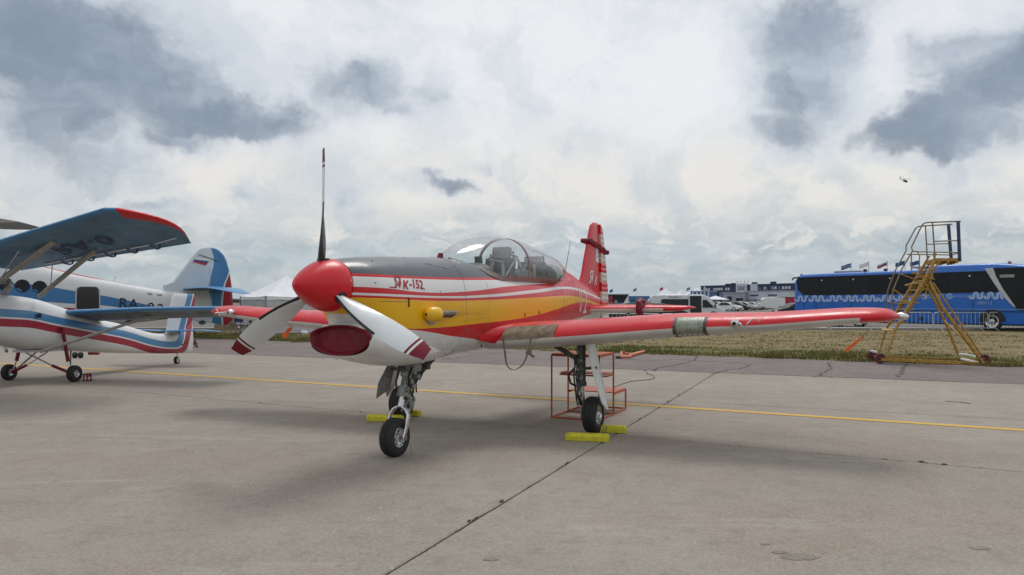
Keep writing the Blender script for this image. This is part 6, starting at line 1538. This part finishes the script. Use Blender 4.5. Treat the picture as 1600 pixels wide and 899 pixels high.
for px, py, mm, nm_ in ((957.5, 454, 'flagblue', 'just right of the striped rudder'), (994.5, 452.5, 'navylight', 'above the dark hall'), (1036, 451, 'flagred', 'above the left end of the van'), (1078, 451, 'navylight', 'above the van doorway')):
    flag(px, py, 230, .9, .8, [M[mm]], 'tiny distant flag ' + nm_, .4)

# ================================================================== YELLOW ACCESS GANTRY
gp = thing('access_gantry', 'tall yellow wheeled gantry with steep steps and railed platform beside the red wing tip', 'gantry', at(1450, 569, 20.2)); gp.location.z = 0
GO = gp.location.copy()
def gn_(px, py): return at(px, py, 20.15 - (px - 1450) * .0025) - GO
def gf_(px, py): return at(px, py, 21.15 - (px - 1450) * .0025) - GO
def gt(pts, r_=.022, name='rail', m__='ladder', sq=False): return MB().tube(pts, r_, 4 if sq else 7, sq=sq).build(name, M[m__], gp)
gt([gf_(1386,484), gf_(1385,468), gf_(1388,452), gf_(1400,421), gf_(1416,392), gf_(1415.5,385), gf_(1430,358), gf_(1434,354.5), gf_(1440,353.5), gf_(1488,350.5)], .018, 'handrail', 'ladderrail')
gt([gn_(1394,486), gn_(1393,468), gn_(1396,452), gn_(1409,421), gn_(1426,392), gn_(1424,387), gn_(1440,353), gn_(1444,349), gn_(1450,347.8), gn_(1501,346)], .018, 'handrail', 'ladderrail')
gt([gn_(1457,348), gn_(1461,402)], .018, 'rail_post', 'ladderrail'); gt([gf_(1446,354), gf_(1449,405)], .018, 'rail_post', 'ladderrail')
gt([gn_(1497,346), gn_(1499.5,409)], .03, 'rail_post', 'violet', True); gt([gf_(1482,352), gf_(1486.5,408)], .03, 'rail_post', 'violet', True)
gt([gn_(1459,377.4), gn_(1498,376)], .016, 'mid_rail', 'ladderrail'); gt([gf_(1448,382), gf_(1485,380.7)], .016, 'mid_rail', 'ladderrail')
gt([gn_(1427,393.4), gn_(1498,395)], .016, 'mid_rail', 'ladderrail'); gt([gf_(1417,397.5), gf_(1487,398.7)], .016, 'mid_rail', 'ladderrail')
gt([gn_(1498,395), gf_(1487,398.7)], .016, 'mid_rail', 'ladderrail')
MB().prism([gn_(1461,408), gn_(1502,408), gf_(1487,412), gf_(1447,412)], (0, 0, .07)).build('platform', M['ladder'], gp, smooth=False)
for u in (.15, .5, .85):
    a_ = gn_(1461,409).lerp(gn_(1502,409), u); b_ = gf_(1447,413).lerp(gf_(1487,413), u); MB().tube([a_, b_], .03, 4, sq=True).build('platform_beam', M['ladder'], gp)
for tri in ([gn_(1458,396), gn_(1464,396), gn_(1460,406)], [gf_(1449,400), gf_(1454,400), gf_(1449,408)]): MB().prism(tri, (0, .03, 0)).build('gusset', M['ladder'], gp, smooth=False)
# stair stringers and treads
sn0, sn1 = gn_(1463,404), gn_(1401,512); sf0, sf1 = gf_(1449,406), gf_(1386,512)
gt([sn0, sn1], .03, 'stringer', 'ladder', True); gt([sf0, sf1], .03, 'stringer', 'ladder', True)
gt([sn0 + Vector((.12,0,0)), sn1 + Vector((.12,0,.1))], .02, 'stringer'); gt([sf0 + Vector((.12,0,0)), sf1 + Vector((.12,0,.1))], .02, 'stringer')
for i in range(10):
    u = (i + .8) / 10.5; a_, b_ = sn0.lerp(sn1, u), sf0.lerp(sf1, u)
    MB().prism([a_, a_ + Vector((.19, 0, .0)), b_ + Vector((.19, 0, 0)), b_], (0, 0, .03)).build('tread', M['ladder'], gp, smooth=False)
for pts in ([gn_(1425,426), gn_(1460,437)], [gf_(1404,427), gf_(1440,441)], [gn_(1414,446), gn_(1459,434)], [gf_(1424,428), gf_(1459,428)], [gf_(1414,446), gf_(1449,452)], [gn_(1404,470), gn_(1437,474)], [gf_(1389,472), gf_(1414,478)],
            [gn_(1424,398), gn_(1424.5,428)], [gn_(1436,428), gn_(1437,400), gn_(1433,393), gn_(1427,393)], [gf_(1434,447), gf_(1438,424)], [gn_(1395,452), gn_(1410,462)], [gn_(1459,424), gn_(1442,470)], [gn_(1452,424), gn_(1432,468)]):
    gt(pts, .016, 'brace')
# legs
gt([gn_(1452,440), gn_(1472,480), gn_(1537,568)], .035, 'leg', 'ladder', True); gt([gn_(1458,442), gn_(1541,566)], .022, 'leg', 'ladder')
gt([gf_(1446,442), gf_(1478,506), gf_(1498,556)], .026, 'leg', 'ladder', True); gt([gf_(1474,500), gn_(1512,536)], .022, 'brace')
gt([sn1, gn_(1384,561)], .026, 'leg'); gt([sf1, gf_(1372,556)], .026, 'leg'); gt([gn_(1400,514), gf_(1386,557)], .018, 'brace')
MB().prism([gn_(1380,518), gn_(1397,518), gf_(1394,515), gf_(1377,515)], (0, 0, .03)).build('lower_plate', M['ladder'], gp, smooth=False)
gt([gn_(1376,561.5), gn_(1533,568.5)], .038, 'base_beam', 'ladder', True); gt([gf_(1364,557), gf_(1500,561.5)], .03, 'base_beam', 'ladder', True)
gt([gn_(1380,561), gf_(1366,557)], .03, 'base_beam', 'ladder', True); gt([gn_(1533,568), gf_(1499,560)], .03, 'base_beam', 'ladder', True)
for pts in ([gf_(1497,553.5), gf_(1510,554.5), gf_(1524,558)], [gf_(1500,561), gn_(1515,564), gn_(1529,568)]): MB().tube(pts, .03, 7).build('towing_arm', M['white'], gp)
MB().tube([gn_(1532.5,560), gn_(1533,573)], .02, 7).build('screw_jack', M['darkgear'], gp)
MB().tube([gf_(1360,549), gf_(1370,551)], .04, 6).build('axle_cover', M['white'], gp)
for p in (gn_(1375,0), gf_(1363,0), gn_(1538,0)):
    wheel(gp, (p.x, p.y, .135), (.15, 1, 0), .135, .07, .085, M['hubred'], M['hubred'], dish=.01, holes=0)

# ================================================================== HELICOPTER
hp_ = at(1414, 283, 900); hel = thing('helicopter', 'small dark helicopter in the sky at the right', 'helicopter', hp_, R(-60)); hel.rotation_euler = (R(14), R(28), R(-70))
MB().loft([[(x_, r_*math.cos(2*PI*k/12)*.9, r_*math.sin(2*PI*k/12)) for k in range(12)] for x_, r_ in ((3.8,.2),(3.2,.9),(1.5,1.25),(-.5,1.2),(-2,.8),(-3.2,.4),(-7.5,.22))]).build('body', M['cardark'], hel)
MB().prism([(-6.8,-.1,0),(-8,-.1,1.9),(-8.5,-.1,1.9),(-7.9,-.1,0)], (0,.2,0)).build('tail_fin', M['cardark'], hel)
MB().tube([(0,0,1.2),(0,0,2.0)], .35, 8).build('rotor_mast', M['black'], hel)
for k in range(5):
    th = 2*PI*k/5 + .3; MB().box((math.cos(th)*4.2, math.sin(th)*4.2, 2.0), (8.0, .38, .12), rz=th).build('rotor_blade', M['black'], hel)
for s_ in (-1, 1): MB().box((.3, s_*1.9, -.3), (1.0, 2.2, .18)).build('stub_wing', M['cardark'], hel)
for k in range(3):
    th = 2*PI*k/3; MB().box((-8.1 , .3, 1.6), (.16, .06, 2.6), M=Matrix.Rotation(th, 3, 'Y')).build('tail_rotor_blade', M['black'], hel)

# ================================================================== FAR WOODS ALONG THE HORIZON
mk('woods', (.045, .06, .035), .9, var=.4, vscale=.02)
rw = random.Random(5); wm = MB()
for ring_ in range(2):
    Rr = 950 + 60 * ring_; pts = [(-75 + 150 * k / 520) for k in range(521)]; hs = [4.2 + 2.2 * noise.noise(Vector((a * .35, ring_, 0))) + 1.6 * noise.noise(Vector((a * 2.1, ring_, 2))) + rw.uniform(-.5, .5) for a in pts]
    wm.loft([[(Rr * math.sin(R(a)), Rr * math.cos(R(a)), -1), (Rr * math.sin(R(a)), Rr * math.cos(R(a)), h_ * .7), ((Rr + 4) * math.sin(R(a)), (Rr + 4) * math.cos(R(a)), h_), ((Rr + 30) * math.sin(R(a)), (Rr + 30) * math.cos(R(a)), h_ * .8), ((Rr + 34) * math.sin(R(a)), (Rr + 34) * math.cos(R(a)), -1)] for a, h_ in zip(pts, hs)], closed=False, cap=False)
tag(wm.build('far_woods', M['woods'], None, smooth=False, fix=False), 'low dark line of far woods along the horizon', 'woods', kind='stuff')
